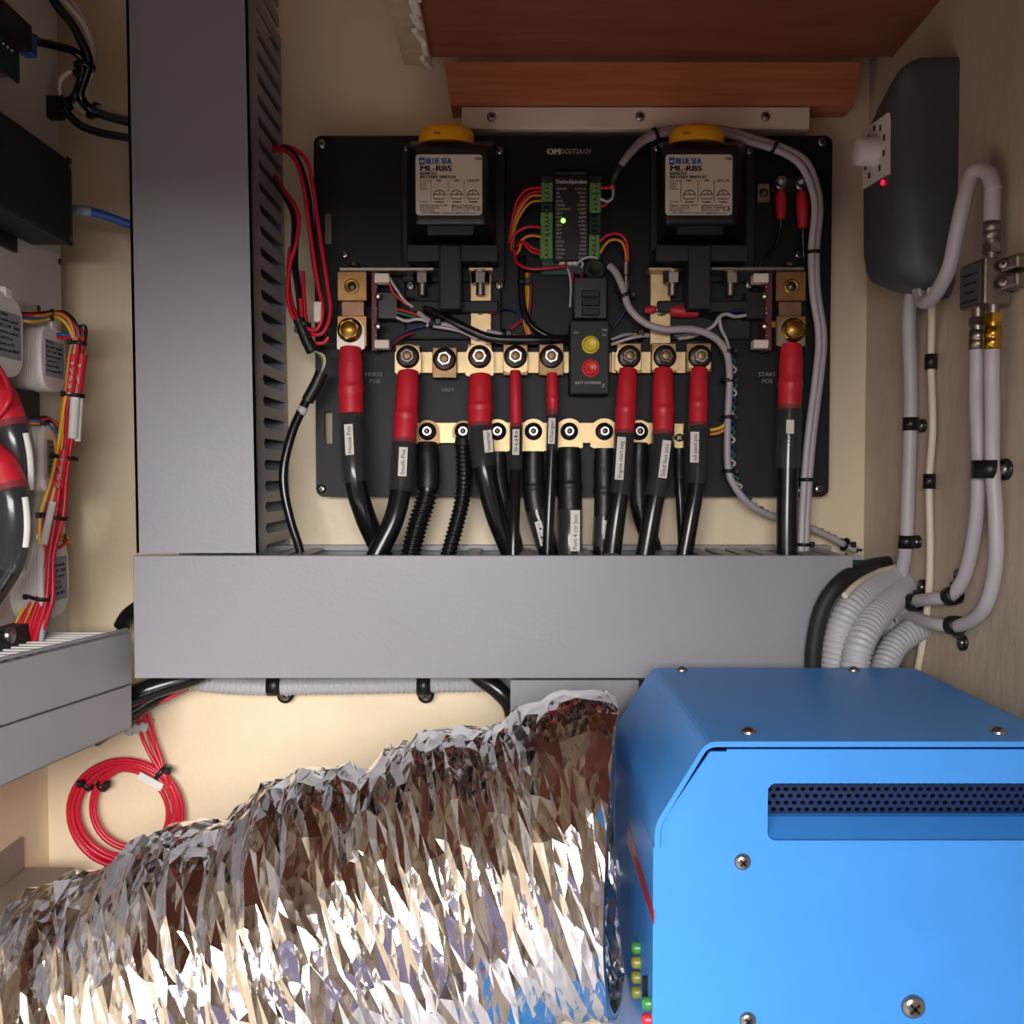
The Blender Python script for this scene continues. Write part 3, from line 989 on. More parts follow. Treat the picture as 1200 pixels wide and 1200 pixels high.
batt_cable([(927, 400, .846), (927, 425, .843), (925, 480, .838), (923, 560, .836), (922, 620, .834), (922, 700, .832)], 12, (927, 388, .8445), (411, 480), 551,
           '', (926, 500, 8), 'thick straight black cable with red boot beside the white cable pair', GC_UP, 16, lugm='nickel', tag_w=9)
LY = .8618
def low(px, path, rw, red, label, **kw):
    batt_cable([(px, 512, LY), (px, 525, LY - .002)] + path, rw, (px, 505.5, LY), red, kw.pop('clear', None), kw.pop('tag', None), kw.pop('tp', None), label, GC_LO, kw.pop('lw', 15), boot='shrink_black', **kw)
low(501, [(502, 560, .855), (499, 585, .853), (487, 625, .852), (470, 700, .850)], 12.5, (526, 572), 'black cable in wide corrugated sleeve beside the South Pos cable', corr=574, lw=14, lugm='tin_dull', collar=False)
low(543, [(544, 560, .855), (541, 590, .853), (528, 640, .852), (510, 700, .850)], 9.5, (519, 524), 'slimmer black corrugated cable ending at a lower bus bar stud', corr=522, lw=13, lugm='tin_dull', collar=False)
low(583, [(584, 560, .862), (592, 600, .862), (603, 640, .862), (612, 700, .862)], 10, (534, 590), 'black cable hidden behind the wide red boot', lw=15, collar=False)
low(625, [(625, 560, .860), (628, 595, .858), (641, 640, .856), (655, 700, .855)], 11.5, (534, 598), 'black cable with tilted white tag lettered Tr', clear=640, tag='Tr', tp=(634, 625, 14), tag_w=8, lw=15.5)
low(667, [(667, 560, .858), (668, 600, .854), (668, 640, .850), (668, 700, .850)], 12.8, (531, 597), 'thickest black cable on the lower bar, tagged Port 4 ctr box', clear=680, tag='Port 4 ctr box', tp=(674, 622, 24), tag_w=11, lw=16)
low(708, [(708, 560, .862), (708, 600, .861), (706, 640, .860), (704, 700, .860)], 10.8, (530, 606), 'black cable behind the Engine start neg cable', clear=640, tag='', tp=(711, 621, 11), tag_w=8, lw=16)
low(749, [(748, 560, .862), (751, 600, .862), (764, 640, .862), (775, 700, .862)], 10.8, (526, 592), 'black cable curving left of the lower bar end', lw=14, collar=False)
low(796, [(796, 560, .864), (798, 600, .864), (800, 640, .864), (800, 700, .864)], 5.6, (531, 560), 'thin black cable on the small screw at the lower bar end', lw=4, collar=False)

# ============================================================ CONTROLLER AND BUTTON MODULE
ct = thing('terminal_controller', P(669, 318, YP), 'black controller board with green screw terminals and a lit green lamp', 'controller')
YC = .860
cb = put('board', MB().pbox(634, 206, 706, 322, YC + .006, YP, .001, 1), 'pcb_green', ct)
co = put('cover', MB().pbox(649, 206, 690, 306, YC - .004, YC + .008, .001, 1), 'black', ct)
Yt = YC - .0042
ptext('lettering', 'OutbackJunction', 651, 215, 4.6, Yt, 'print_white', co, .015, 'LEFT', 36)
for i, t in enumerate(['POWER', 'IN', 'NA', 'BUSS', 'PANEL', 'CONTROL', 'OUT', 'AUX', 'LOAD', 'REM', 'FLT', 'BMS', 'SIG', 'BANK', 'LINK', 'SENSE', 'DATA', 'RTN']):
    ptext('lettering', t, 652, 222.5 + 4.75 * i, 2.5, Yt, 'print_grey', co, .0)
for i, t in enumerate(['OUTPUT', 'RELAY', 'HBF1', 'HBF2', 'COMM', 'START', 'TEMP', 'ALRM', 'AUX1', 'AUX2', 'NEG', 'NEG', 'POS', 'POS', 'GND', 'GND', 'SHLD', 'DATA']):
    ptext('lettering', t, 687, 222.5 + 4.75 * i, 2.5, Yt, 'print_grey', co, .0, 'RIGHT')
put('lamp', MB().lathe(P(660, 258.5, Yt), (0, -1, 0), [(0, .0021), (.0010, .0019), (.0018, .0010), (.0019, 0)], 14), 'led_green', co)
def term(x0, x1, y0, y1, n, empty=False):
    t = put('terminal_block', MB().pbox(x0, y0, x1, y1, YC - .002, YC + .008, .0006, 1), 'term_dark' if empty else 'term_green', ct)
    for i in range(n):
        yy = y0 + (y1 - y0) * (i + .5) / n
        if empty:
            put('slot', MB().pbox(x0 + 3, yy - 1.6, x1 - 3, yy + 1.6, YC - .0023, YC - .001), 'void', t)
        else:
            put('terminal_screw', MB().lathe(P((x0 + x1) / 2, yy, YC - .0019), (0, -1, 0), [(0, .0015), (.0006, .0015), (.0007, 0)], 10), 'brass_bolt', t)
term(634, 648, 213.5, 236, 4)
term(634, 648, 238, 247, 1, True)
term(633.5, 648, 248.5, 273.5, 5)
term(633, 648, 274, 303, 5)
term(690.5, 704.5, 213.5, 225.5, 2)
term(690.5, 704.5, 226, 249, 4)
term(690, 704, 251, 273, 4, True)
term(689, 703, 274.5, 303, 5)
m2 = MB()
for x in (659, 668, 675):
    m2.pbox(x - 3.5, 304, x + 3.5, 310, YC - .001, YC + .008, .0008, 1)
put('pin_header', m2, 'connector', ct)

bm_ = thing('button_module', P(691, 462, YP), 'dark module with yellow and red push buttons on the bus bar', 'button module')
YM = .846
hs = put('housing', MB().pbox(668, 375, 714.5, 462, YM, YP, .0016, 2), 'black_matte', bm_)
for py, m in ((404, 'button_yellow'), (431.5, 'button_red')):
    k = K(YM)
    b = put('button', MB().lathe(P(692, py, YM), (0, -1, 0), [(0, 8 * k), (.0035, 7.8 * k), (.0045, 7.0 * k), (.0042, 6.2 * k), (.0040, 0)], 24), m, bm_)
    put('bezel', MB().lathe(P(692, py, YM), (0, -1, 0), [(0, 10.5 * k), (.0012, 10.2 * k), (.0016, 8.6 * k), (.0010, 8.2 * k)], 24), m, b)
for x, y, t in ((672, 391, 'ON'), (705, 388, 'TRIP'), (705, 394, '12V')):
    ptext('lettering', t, x, y, 2.6, YM - .0002, 'print_grey', hs)
ptext('lettering', 'BATT COMBINER', 674, 450, 3, YM - .0002, 'print_grey', hs, 0, 'LEFT', 30)
ptext('lettering', 'Z', 705, 454, 4.5, YM - .0002, 'print_white', hs, .02)
rl = thing('breaker_block', P(692, 374, YP), 'black ribbed block directly above the button module', 'relay')
put('housing', MB().pbox(672, 324, 712, 374, .854, YP, .0015, 2), 'black', rl)
for y0, y1 in ((340, 348), (350, 358), (361, 369)):
    put('rib', MB().pbox(682, y0, 703, y1, .849, .855, .0008, 1), 'black_matte', rl)
gl = thing('cable_gland', P(697, 327, YP), 'round black cable gland below the controller', 'gland')
p = P(697, 315, .862)
put('nut', MB().lathe(p, (0, -1, 0), [(-.012, .0095), (0, .0095), (.0012, .0088), (.0014, .0055), (.0004, .0050), (.0004, 0)], 22), 'black_matte', gl)
sn = thing('barrel_connector', P(733, 340, YP), 'small silver barrel connector under the controller wires', 'connector')
mb = MB()
mb.cyl(P(733.5, 308, .86), P(733.5, 323, .86), 4.8 * K(.86)).cyl(P(733.5, 324, .86), P(733.5, 330, .86), 3.3 * K(.86)).cyl(P(733.5, 331, .86), P(733.5, 339, .86), 4.4 * K(.86))
put('barrel', mb, 'steel', sn)
put('base', MB().pbox(722, 322, 732, 342, .864, YP, .001, 1), 'black', sn)

# ============================================================ WIRING
def wire(pts, rpx, m, parent=None, label=None, cat='wire', group=None, name='wire', sub=8, n=8):
    C = [P(*p) if not isinstance(p, Vector) else p for p in pts]
    r = rpx * (K(pts[0][2]) if not isinstance(pts[0], Vector) else K(pts[0].y))
    o = put(name, MB().tube(C, r, n, sub), m, parent)
    if parent is None:
        tag(o, label, cat, group)
    return o
def off(pts, dx, dy=0, dY=0.0):
    return [(x + dx, y + dy, Y + dY) for x, y, Y in pts]
def at_tie(pts, i, rpx, parent, head=(1, -.6, 0), wpx=5, m='black', name='zip_tie'):
    C = [P(*p) if not isinstance(p, Vector) else p for p in pts]
    d = C[min(i + 1, len(C) - 1)] - C[max(i - 1, 0)]
    return band(C[i], d, rpx * K(C[i].y), wpx * K(C[i].y), parent, m, head, name)
Yw = .862
# controller wires at the left
h = thing('wire_loop', P(600, 300, YP), 'red and orange wires looping into the left green terminals', 'wires')
for pts, m in (([(634, 220, .858), (618, 222, .856), (606, 236, .858), (599, 265, .866), (597, 285, .87)], 'red_wire'),
               ([(634, 224, .858), (620, 227, .856), (608, 242, .858), (602, 262, .866), (599, 285, .871)], 'red_wire'),
               ([(634, 229, .858), (622, 230, .855), (610, 244, .858), (602, 264, .864), (600, 284, .870)], 'orange_wire'),
               ([(634, 235, .858), (622, 237, .855), (612, 248, .857), (604, 266, .864), (601, 290, .870)], 'orange_wire'),
               ([(634, 266.5, .858), (618, 266, .856), (604, 274, .858), (599, 290, .864), (606, 297, .868)], 'red_wire'),
               ([(634, 277.5, .858), (622, 276, .856), (612, 281, .858), (609, 292, .864), (605, 298, .868)], 'orange_wire'),
               ([(633, 294, .858), (623, 290, .856), (613, 282, .858), (610, 284, .864)], 'red_wire'),
               ([(633, 298, .858), (622, 294, .855), (612, 284, .857), (606, 288, .866)], 'red_wire'),
               ([(602, 292, .866), (606, 308, .862), (622, 315, .858), (645, 314, .856), (664, 312, .858)], 'red_wire')):
    wire(pts, 1.7, m, h)
h = thing('wire_loop', P(720, 240, YP), 'short red, orange and white wires beside the right upper terminals', 'wires')
for pts, m in (([(704, 220, .858), (714, 220, .857), (718, 215, .858)], 'red_wire'), ([(717, 222, .857), (718, 216, .857), (720, 210, .857)], 'orange_wire'),
               ([(704, 233, .858), (712, 236, .856), (718, 231, .857), (719, 218, .859), (719, 210, .859)], 'white_wire'), ([(704, 242, .858), (710, 240, .857), (714, 234, .859)], 'red_wire')):
    wire(pts, 1.6, m, h)
h = thing('wire_loop', P(737, 300, YP), 'red and orange wires arching down to the silver barrel connector', 'wires')
for pts, m in (([(703, 283, .858), (713, 275, .855), (727, 275, .855), (735, 286, .857), (736, 308, .860)], 'red_wire'),
               ([(703, 297, .858), (709, 287, .856), (717, 281, .855), (728, 283, .856), (733, 294, .858), (734, 308, .861)], 'orange_wire')):
    wire(pts, 1.7, m, h)
h = thing('wire_loop', P(672, 330, YP), 'thin white and red wires hanging from the controller pins', 'wires')
for pts, m in (([(676, 309, .858), (684, 303, .852), (694, 301, .851), (700, 303, .853)], 'white_wire'), ([(680, 306, .857), (683, 309, .856), (681, 314, .857)], 'white_wire'),
               ([(665, 314, .858), (668, 324, .862), (669, 340, .866), (668, 360, .868)], 'white_wire'), ([(670, 316, .860), (671, 325, .863), (669, 336, .866)], 'red_dark'),
               ([(680, 318, .860), (682, 326, .856), (682, 336, .856)], 'red_wire')):
    wire(pts, 1.3, m, h)
# dark harness from the house side
h = thing('wire_harness', P(545, 395, YP), 'dark harness with white wires under the house battery switch', 'wires')
main = [(466, 345, .862), (480, 360, .858), (500, 370, .855), (530, 378, .853), (560, 388, .850), (590, 396, .850), (630, 398, .852), (668, 398, .858)]
for i, (pts, m, r) in enumerate((([(456, 325, .850), (464, 338, .850), (474, 352, .855), (484, 360, .856)], 'white_wire', 1.6), ([(455, 327, .852), (461, 343, .852), (478, 358, .857)], 'red_wire', 1.6),
                  ([(465, 362, .856), (480, 366, .854), (495, 371, .853), (510, 376, .852)], 'red_wire', 1.6), ([(465, 366, .856), (480, 370, .854), (495, 375, .853), (508, 379, .852)], 'green_wire', 1.9),
                  ([(465, 372, .855), (476, 376, .853), (490, 374, .852), (505, 378, .851)], 'white_wire', 1.9), ([(490, 366, .853), (506, 377, .850), (530, 382, .850), (556, 392, .852)], 'grey_wire', 2.8),
                  ([(500, 381, .853), (515, 383, .852), (540, 388, .853), (560, 398, .856)], 'white_wire', 2.2), ([(455, 407, .852), (466, 394, .855), (480, 386, .857), (496, 382, .857)], 'navy_wire', 1.5),
                  ([(456, 407, .853), (470, 396, .857), (484, 390, .859)], 'red_dark', 1.5), ([(570, 388, .858), (590, 392, .860), (612, 396, .862)], 'white_wire', 2.6))):
    wire(pts, r, m, h)
wire([(478, 352, .866), (520, 372, .852), (545, 384, .849), (575, 396, .848), (610, 398, .849), (645, 398, .851), (668, 397, .858)], 5.0, 'rubber', h, name='black_sleeve')
at_tie([(490, 366, .852), (507, 378, .851), (530, 384, .851)], 1, 6.5, h)
at_tie([(570, 388, .858), (590, 392, .859), (612, 396, .862)], 1, 6, h)
h = thing('wire_harness', P(620, 370, YP), 'thick dark cable with orange wires dropping left of the button module', 'wires')
wire([(612, 300, .868), (611, 330, .866), (613, 360, .864), (622, 380, .862), (640, 393, .861), (660, 398, .862)], 4.0, 'rubber', h, name='black_sleeve')
for dx, m in ((5, 'orange_wire'), (8, 'yellow_wire'), (11, 'red_dark')):
    wire([(610 + dx, 320, .869), (611 + dx, 345, .869), (609 + dx, 375, .870), (613 + dx, 392, .870)], 1.6, m, h)
wire([(613, 375, .87), (606, 380, .869), (599, 386, .869)], 1.5, 'red_wire', h)
band(P(612, 330, .866), (0, 0, 1), 5 * K(.86), 5 * K(.86), h, 'black', (1, 0, 0))

# grey cable sweeping to the right, with its twisted companions down to the corner
g = thing('wire_harness', P(990, 635, .86), 'light grey cable with twisted blue and white wires tied in a bundle', 'cable')
gp = [(714, 311, .848), (722, 320, .846), (731, 340, .844), (737, 360, .843), (755, 378, .842), (780, 386, .841), (812, 386, .842), (838, 396, .844), (852, 415, .848), (855, 445, .852), (853, 490, .853),
      (853, 545, .853), (861, 570, .853), (880, 592, .855), (905, 605, .862), (940, 615, .866), (970, 628, .868), (1002, 645, .868)]
wire(gp, 4.2, 'grey_wire', g, name='cable', n=12)
for k_, (m, ph, r) in enumerate((('navy_wire', 0, 1.5), ('white_wire', 2.1, 1.5), ('green_wire', 4.2, 1.3))):
    C = resample(spline([P(x + 4, y, Y + .004) for x, y, Y in gp[8:]], 12), .002)
    tw = [c + Vector((math.cos(i * .62 + ph), .3 * math.sin(i * .62 + ph), .45 * math.sin(i * .62 + ph))) * 4.6 * K(.86) for i, c in enumerate(C)]
    put('twisted_wire', MB().tube(tw, r * K(.86), 6, 1), m, g)
wire([(822, 390, .848), (836, 382, .847), (842, 373, .848), (850, 368, .851), (862, 371, .854), (876, 369, .858)], 2.2, 'white_wire', g)
wire([(843, 371, .849), (845, 385, .850), (852, 400, .852), (856, 420, .854)], 2.0, 'white_wire', g)
wire([(852, 358, .858), (862, 362, .858), (876, 357, .86)], 1.5, 'red_dark', g)
wire([(846, 372, .853), (856, 366, .854), (876, 362, .858)], 1.8, 'navy_wire', g)
for i in (9,):
    pass
for q, d in (((733, 346, .844), (-.4, 0, 1)), ((853, 412, .850), (0, 0, 1)), ((853, 489, .854), (0, 0, 1)), ((853, 446, .855), (0, 0, 1)), ((854, 552, .855), (0, 0, 1)), ((990, 638, .868), (1, 0, -.5))):
    band(P(*q), d, 7.5 * K(.86), 4 * K(.86), g, 'black', (1, -.3, 0))
h = thing('wire_harness', P(760, 400, YP), 'thin striped wires crossing behind the tinned strap', 'wires')
for pts, m, r in (([(716, 404, .858), (740, 396, .858), (770, 392, .8695), (800, 393, .868), (832, 386, .862)], 'white_wire', 2.0),
                  ([(716, 398, .860), (735, 392, .860), (755, 394, .869), (800, 396, .8695)], 'grey_wire', 2.0), ([(718, 396, .862), (740, 392, .8625), (758, 391, .869)], 'yellow_wire', 1.2),
                  ([(795, 397, .866), (812, 394, .864), (826, 387, .862)], 'grey_wire', 2.4), ([(718, 385, .868), (730, 368, .867), (740, 350, .866), (744, 340, .868)], 'navy_wire', 1.6)):
    wire(pts, r, m, h)
band(P(750, 394, .868), (1, 0, .1), 5.5 * K(.86), 5 * K(.86), h, 'black', (0, -1, .5))
wire([(832, 504, .862), (842, 502, .860), (850, 496, .858), (853, 480, .857), (855, 458, .856)], 2.2, 'yellow_wire', None, 'yellow wire bending into the grey cable bundle', 'wire')
wire([(832, 509, .864), (843, 507, .862), (852, 499, .860), (856, 480, .859)], 2.2, 'orange_wire', None, 'orange wire bending up beside the yellow one', 'wire')

# white cables arching over the right switch
g = thing('cable_pair', P(942, 652, .83), 'pair of white cables arching over the switch and down the panel edge', 'cable')
wp = [(728, 193, .850), (738, 180, .855), (752, 166, .862), (770, 157, .866), (800, 152, .867), (845, 154, .866), (880, 164, .864), (915, 175, .860), (940, 190, .856), (953, 215, .858), (958, 245, .858), (954, 290, .856), (955, 340, .855), (962, 390, .854),
      (960, 430, .853), (950, 510, .851), (945, 570, .849), (942, 630, .846), (941, 700, .844)]
for dx, dy, nm in ((-3.0, 2.5, 'cable'), (3.0, -2.5, 'cable')):
    pts = [(x + (dx if i > 7 else dx * .5), y + (dy if i <= 9 else 0), Y + (.001 if dx > 0 else -.001)) for i, (x, y, Y) in enumerate(wp)]
    wire(pts, 4.1, 'white_wire' if dx < 0 else 'grey_wire', g, name=nm, n=12)
for q, d in (((768, 158, .866), (1, 0, .35)), ((907, 172.5, .861), (1, 0, -.45)), ((954, 296, .856), (0, 0, 1)), ((946, 562, .849), (0, 0, 1)), ((942, 638, .846), (0, 0, 1))):
    band(P(*q), d, 7.8 * K(q[2]), 4 * K(q[2]), g, 'black', (1, 0, 0) if q[1] > 600 else None)
wire([(718, 214, .858), (722, 204, .852), (728, 194, .850)], 5.5, 'black', g, name='heat_shrink')

# red and black wires looping out of the tall duct
g = thing('wire_harness', P(360, 420, .84), 'red and black wires looping out of the tall duct slots, tied at the bottom', 'wires')
YD = .80
for pts, m in (([(318, 178, .86), (333, 176, .85), (347, 190, .845), (356, 220, .842), (363, 270, .84), (372, 330, .838), (378, 365, .836), (371, 386, .836), (356, 380, .838), (352, 350, .84)], 'red_wire'),
               ([(318, 174, .86), (338, 172, .855), (358, 186, .85), (366, 215, .848), (374, 270, .845), (383, 330, .842), (387, 366, .840), (378, 390, .838), (362, 388, .840), (357, 360, .842), (355, 318, .846)], 'red_wire'),
               ([(318, 172, .862), (336, 173, .855), (350, 188, .85), (358, 215, .848), (362, 260, .845), (368, 310, .843), (376, 355, .841), (382, 395, .84)], 'rubber'),
               ([(320, 175, .862), (340, 178, .855), (354, 198, .851), (362, 230, .850), (366, 270, .848), (373, 330, .846), (381, 380, .844)], 'rubber'),
               ([(322, 206, .862), (332, 222, .853), (345, 240, .848), (350, 258, .845), (347, 285, .843), (340, 310, .842), (337, 345, .840), (344, 372, .838), (360, 384, .838)], 'red_wire'),
               ([(322, 210, .864), (330, 224, .856), (341, 245, .850), (344, 265, .848), (343, 300, .846), (349, 345, .844), (352, 380, .842)], 'rubber'),
               ([(324, 209, .864), (333, 226, .857), (345, 250, .852), (348, 270, .850), (347, 310, .848), (352, 350, .846), (358, 400, .842)], 'rubber'),
               ([(340, 290, .85), (338, 320, .848), (341, 352, .845), (350, 374, .843), (362, 398, .842), (378, 402, .842), (385, 395, .842)], 'red_wire'),
               ([(352, 318, .854), (353, 345, .852), (356, 370, .850), (368, 392, .846)], 'grey_wire')):
    wire(pts, 2.5, m, g)
put('connector', MB().pbox(367, 353, 377, 377, .834, .844, .001, 1), 'connector', g)
band(P(356, 379, .839), (.3, 0, 1), 8 * K(.84), 5 * K(.84), g, 'black', (-1, 0, -1))
g = thing('cable', P(350, 645, .84), 'black cable with white ring and taped splice left of the panel', 'cable')
wire([(350, 374, .838), (358, 395, .838), (366, 412, .838)], 7.0, 'shrink_black', g, name='heat_shrink')
for dx, m in ((0, 'green_wire'), (3, 'yellow_wire'), (5, 'white_wire')):
    wire([(367 + dx * .5, 412, .838), (374 + dx, 416, .837), (378 + dx * .6, 425, .837), (376, 438, .838)], 1.0, m, g)
wire([(377, 436, .838), (370, 452, .838), (360, 470, .838)], 7.4, 'shrink_black', g, name='heat_shrink')
cp = [(359, 470, .838), (352, 484, .836), (342, 508, .833), (333, 545, .830), (333, 575, .829), (341, 612, .829), (352, 648, .830), (356, 690, .832)]
wire(cp, 5.2, 'rubber', g, name='jacket', n=12)
band(P(354, 481, .8365), (-.45, 0, -1), 5.3 * K(.837), 9 * K(.837), g, 'white_wire', None, 'white_ring')

# ============================================================ RIGHT SIDE: GREY UNIT, SPLITTER, COAX
gu = thing('wall_unit', PW(1080, 350), 'dark grey moulded wall unit with white dial and red lamp', 'wall unit')
def unit_body():
    # loft of cross-sections in the XY plane from bottom to top; wall side on +x
    mb = MB()
    #      pixel row, protrusion, Ynear, Yfar
    secs = [(355, .008, .775, .790), (348, .018, .771, .798), (338, .030, .768, .812), (324, .040, .766, .826), (312, .043, .766, .829), (290, .045, .766, .830),
            (180, .046, .766, .830), (154, .046, .766, .829), (128, .046, .766, .806), (108, .044, .766, .787), (98, .042, .766, .779), (91, .037, .7665, .776), (87, .030, .768, .774)]
    n = 20
    V = []
    for row, pr, y0, y1 in secs:
        z = P(1060, row, .80).z
        pts = []
        rr = min(pr * .75, .022, (y1 - y0) * .45)
        # near side rises from wall, rounded corner, front face, far side
        pts.append((0.0, y0)); pts.append((pr * .35, y0 + .0005))
        for i in range(7):
            a = math.radians(180 + 90 - 15 * i) ; a = math.radians(-90 + 15 * i)
            pts.append((pr - rr + rr * math.cos(math.radians(-90 + 15 * i)), y0 + .001 + rr + rr * math.sin(math.radians(-90 + 15 * i))))
        r2 = min(rr, (y1 - y0) * .3)
        for i in range(5):
            pts.append((pr - r2 * .4 + r2 * .4 * math.cos(math.radians(22.5 * i)), y1 - r2 * .4 + r2 * .4 * math.sin(math.radians(22.5 * i))))
        pts.append((0.0, y1))
        for pr_, y in pts:
            V.append(Vector((wx(y) - pr_, y, z)))
        m = len(pts)
    fs = []
    for k in range(len(secs) - 1):
        for i in range(m - 1):
            fs.append((k * m + i, k * m + i + 1, (k + 1) * m + i + 1, (k + 1) * m + i))
    mb.add(V, fs, True)
    mb.add(V[:m], [tuple(range(m))[::-1]])
    mb.add(V[-m:], [tuple(range(m))])
    return mb
put('case', unit_body(), 'unit_grey', gu)
# dial plate on the inward face
def UP(px, py, pr, Y): return P(px, py, Y)
fx = lambda Y, o=0.0: wx(Y) - .0456 - o
def face_pt(Y, py, o=0.0):
    p = P(600, py, Y)
    return Vector((fx(Y, o), Y, p.z))
y0, y1 = .782, .822
zc0, zc1 = P(600, 212, .80).z, P(600, 142, .80).z
mb = MB()
mb.hexa([Vector((fx(y1, .002), y1, zc1)), Vector((fx(y0, .002), y0, zc1)), Vector((fx(y0, .002), y0, zc0)), Vector((fx(y1, .002), y1, zc0)),
         Vector((fx(y1, -.002), y1, zc1)), Vector((fx(y0, -.002), y0, zc1)), Vector((fx(y0, -.002), y0, zc0)), Vector((fx(y1, -.002), y1, zc0))])
pl = put('dial_plate', mb, 'white_plastic', gu)
for i in range(9):
    a = math.radians(-60 + i * 37)
    yy, zz = .802 + .0165 * math.cos(a), (zc0 + zc1) / 2 + .019 * math.sin(a)
    put('dial_mark', MB().box((fx(yy, .0026), yy - .0014, zz - .0022), (fx(yy, .0015), yy + .0014, zz + .0022)), 'ink', pl)
kc = Vector((fx(.802, .002), .802, (zc0 + zc1) / 2))
put('knob', MB().lathe(kc, (-1, -.1, 0), [(0, .0125), (.003, .0125), (.0045, .0115), (.0150, .0108), (.0160, .0100), (.0160, 0)], 28), 'white_plastic', pl)
put('lamp', MB().lathe(face_pt(.790, 214, .0005), (-1, 0, 0), [(0, .0022), (.0014, .0018), (.0018, 0)], 12), 'led_red', gu)

sp = thing('splitter', PW(1155, 355), 'metal coax splitter with three threaded connectors on the right wall', 'splitter')
Ys0, Ys1 = .690, .742
def wbox(px0, py0, px1, py1, o0, o1, bev=.0008):
    """box on the right wall: from offset o0 to o1 off the wall, pixel box measured at mid offset"""
    om = (o0 + o1) / 2
    a, b = PW(px0, py0, o1), PW(px1, py1, o0)
    return a, b
zt, zb_ = P(600, 306, .70).z, P(600, 360, .70).z
R_ = Matrix.Rotation(math.atan(.115), 3, 'Z')
cy, cx_ = .700, wx(.700)
mb = MB()
mb.box((cx_ - .026, cy - .013, zb_), (cx_ - .006, cy + .017, zt), .0012, 2, R_)
bd = put('body', mb, 'nickel', sp)
put('label_plate', MB().box((cx_ - .0268, cy - .010, zb_ + .002), (cx_ - .0258, cy + .015, zt - .003), .0003, 1, R_), 'unit_grey', bd)
for i, wd in enumerate((.018, .015, .010, .018)):
    zz = zt - .010 - i * .0062
    put('plate_mark', MB().box((cx_ - .0272, cy - wd / 2 + .002, zz), (cx_ - .0266, cy + wd / 2 + .002, zz + .0011), 0, 1, R_), 'black', bd)
for zz in (zt - .006, zb_ + .014):
    put('mounting_ear', MB().box((cx_ - .012, cy - .030, zz - .005), (cx_ - .001, cy - .012, zz + .005), .002, 2, R_), 'nickel', sp)
    screw(0, 0, 0, 0, sp, 'steel', (-.6, -1, 0), Vector((cx_ - .013, cy - .018, zz)), .0035)
def fconn(c, up, col2, l):
    s = 1 if up else -1
    u = Vector((0, 0, s))
    o = put('connector', MB().lathe(c, u, [(0, .0042), (.006, .0042)], 16), 'nickel', sp)
    put('hex_nut', MB().cyl(c + u * .006, c + u * .012, .0066, None, 6, True, False).lathe(c, u, [(.012, .005), (.015, .005)], 14), col2 if col2 == 'gold' else 'steel', o)
    put('crimp_sleeve', MB().lathe(c, u, [(.015, .0), (.015, .0058), (.015 + l * .45, .0060), (.015 + l * .5, .0053), (.015 + l * .55, .006), (.015 + l, .0058), (.015 + l, 0)], 18), col2, o)
c_up = Vector((cx_ - .012, cy + .002, zt))
c_d1 = Vector((cx_ - .018, cy + .008, zb_))
c_d2 = Vector((cx_ - .015, cy - .008, zb_))
fconn(c_up, True, 'nickel', .013)
fconn(c_d1, False, 'nickel', .014)
fconn(c_d2, False, 'gold', .016)
CX = 'coaxial cables on the right wall'
def coax(pts, r, label, m='white_wire', group=None, cat='cable'):
    return tag(put('coaxial_cable', MB().tube(pts, r, 14, 10), m), label, cat, group)
W = lambda px, py, o=.006: PW(px, py, o)
coax([c_up + Vector((0, 0, .026)), c_up + Vector((0, 0, .05)), PW(1164, 222, .012), PW(1159, 205, .013), PW(1149, 198, .015), PW(1139, 205, .018), PW(1131, 230, .022), PW(1121, 275, .025), PW(1112, 315, .026), PW(1096, 345, .024), PW(1084, 354, .022), PW(1078, 345, .019), PW(1078, 325, .016)],
     .0056, 'white cable looping from the splitter top into the grey unit')
coax([c_d1 + Vector((0, 0, -.026)), c_d1 + Vector((0, 0, -.05)), W(1145, 480, .012), W(1147, 545, .009), W(1144, 610, .008), W(1132, 670, .007), W(1114, 698, .009), W(1092, 702, .013), W(1070, 706, .012), W(1052, 722, .014), W(1040, 745, .02), W(1028, 800, .028)],
     .0052, 'white cable from the splitter nickel connector, curving to the corner')
coax([c_d2 + Vector((0, 0, -.028)), c_d2 + Vector((0, 0, -.05)), W(1163, 480, .012), W(1163, 545, .009), W(1167, 610, .008), W(1166, 668, .007), W(1152, 715, .007), W(1124, 733, .007), W(1095, 731, .013), W(1065, 722, .011), W(1048, 728, .014), W(1036, 760, .02), W(1022, 810, .03)],
     .0052, 'white cable from the splitter gold connector, curving lowest to the corner')
coax([PW(1074, 318, .020), PW(1068, 348, .016), W(1065, 380, .012), W(1067, 440), W(1067, 497), W(1065, 560), W(1062, 635), W(1056, 680), W(1061, 704, .008), W(1071, 718, .008)],
     .0056, 'white cable dropping straight from the grey unit along the corner')
coax([PW(1091, 340, .028), W(1092, 372, .010), W(1091, 425, .005), W(1093, 500, .005), W(1089, 565, .005), W(1090, 640, .004), W(1088, 700, .0035), W(1080, 760, .0035), W(1072, 800, .0035)],
     .0029, 'thin cream cable between the white coaxial cables', 'cream_wire')
wire([PW(1086, 350, .022), PW(1079, 346, .024), PW(1077, 338, .026)], 1.6, 'white_wire', None, 'tiny white wire loop under the grey unit', 'wire')
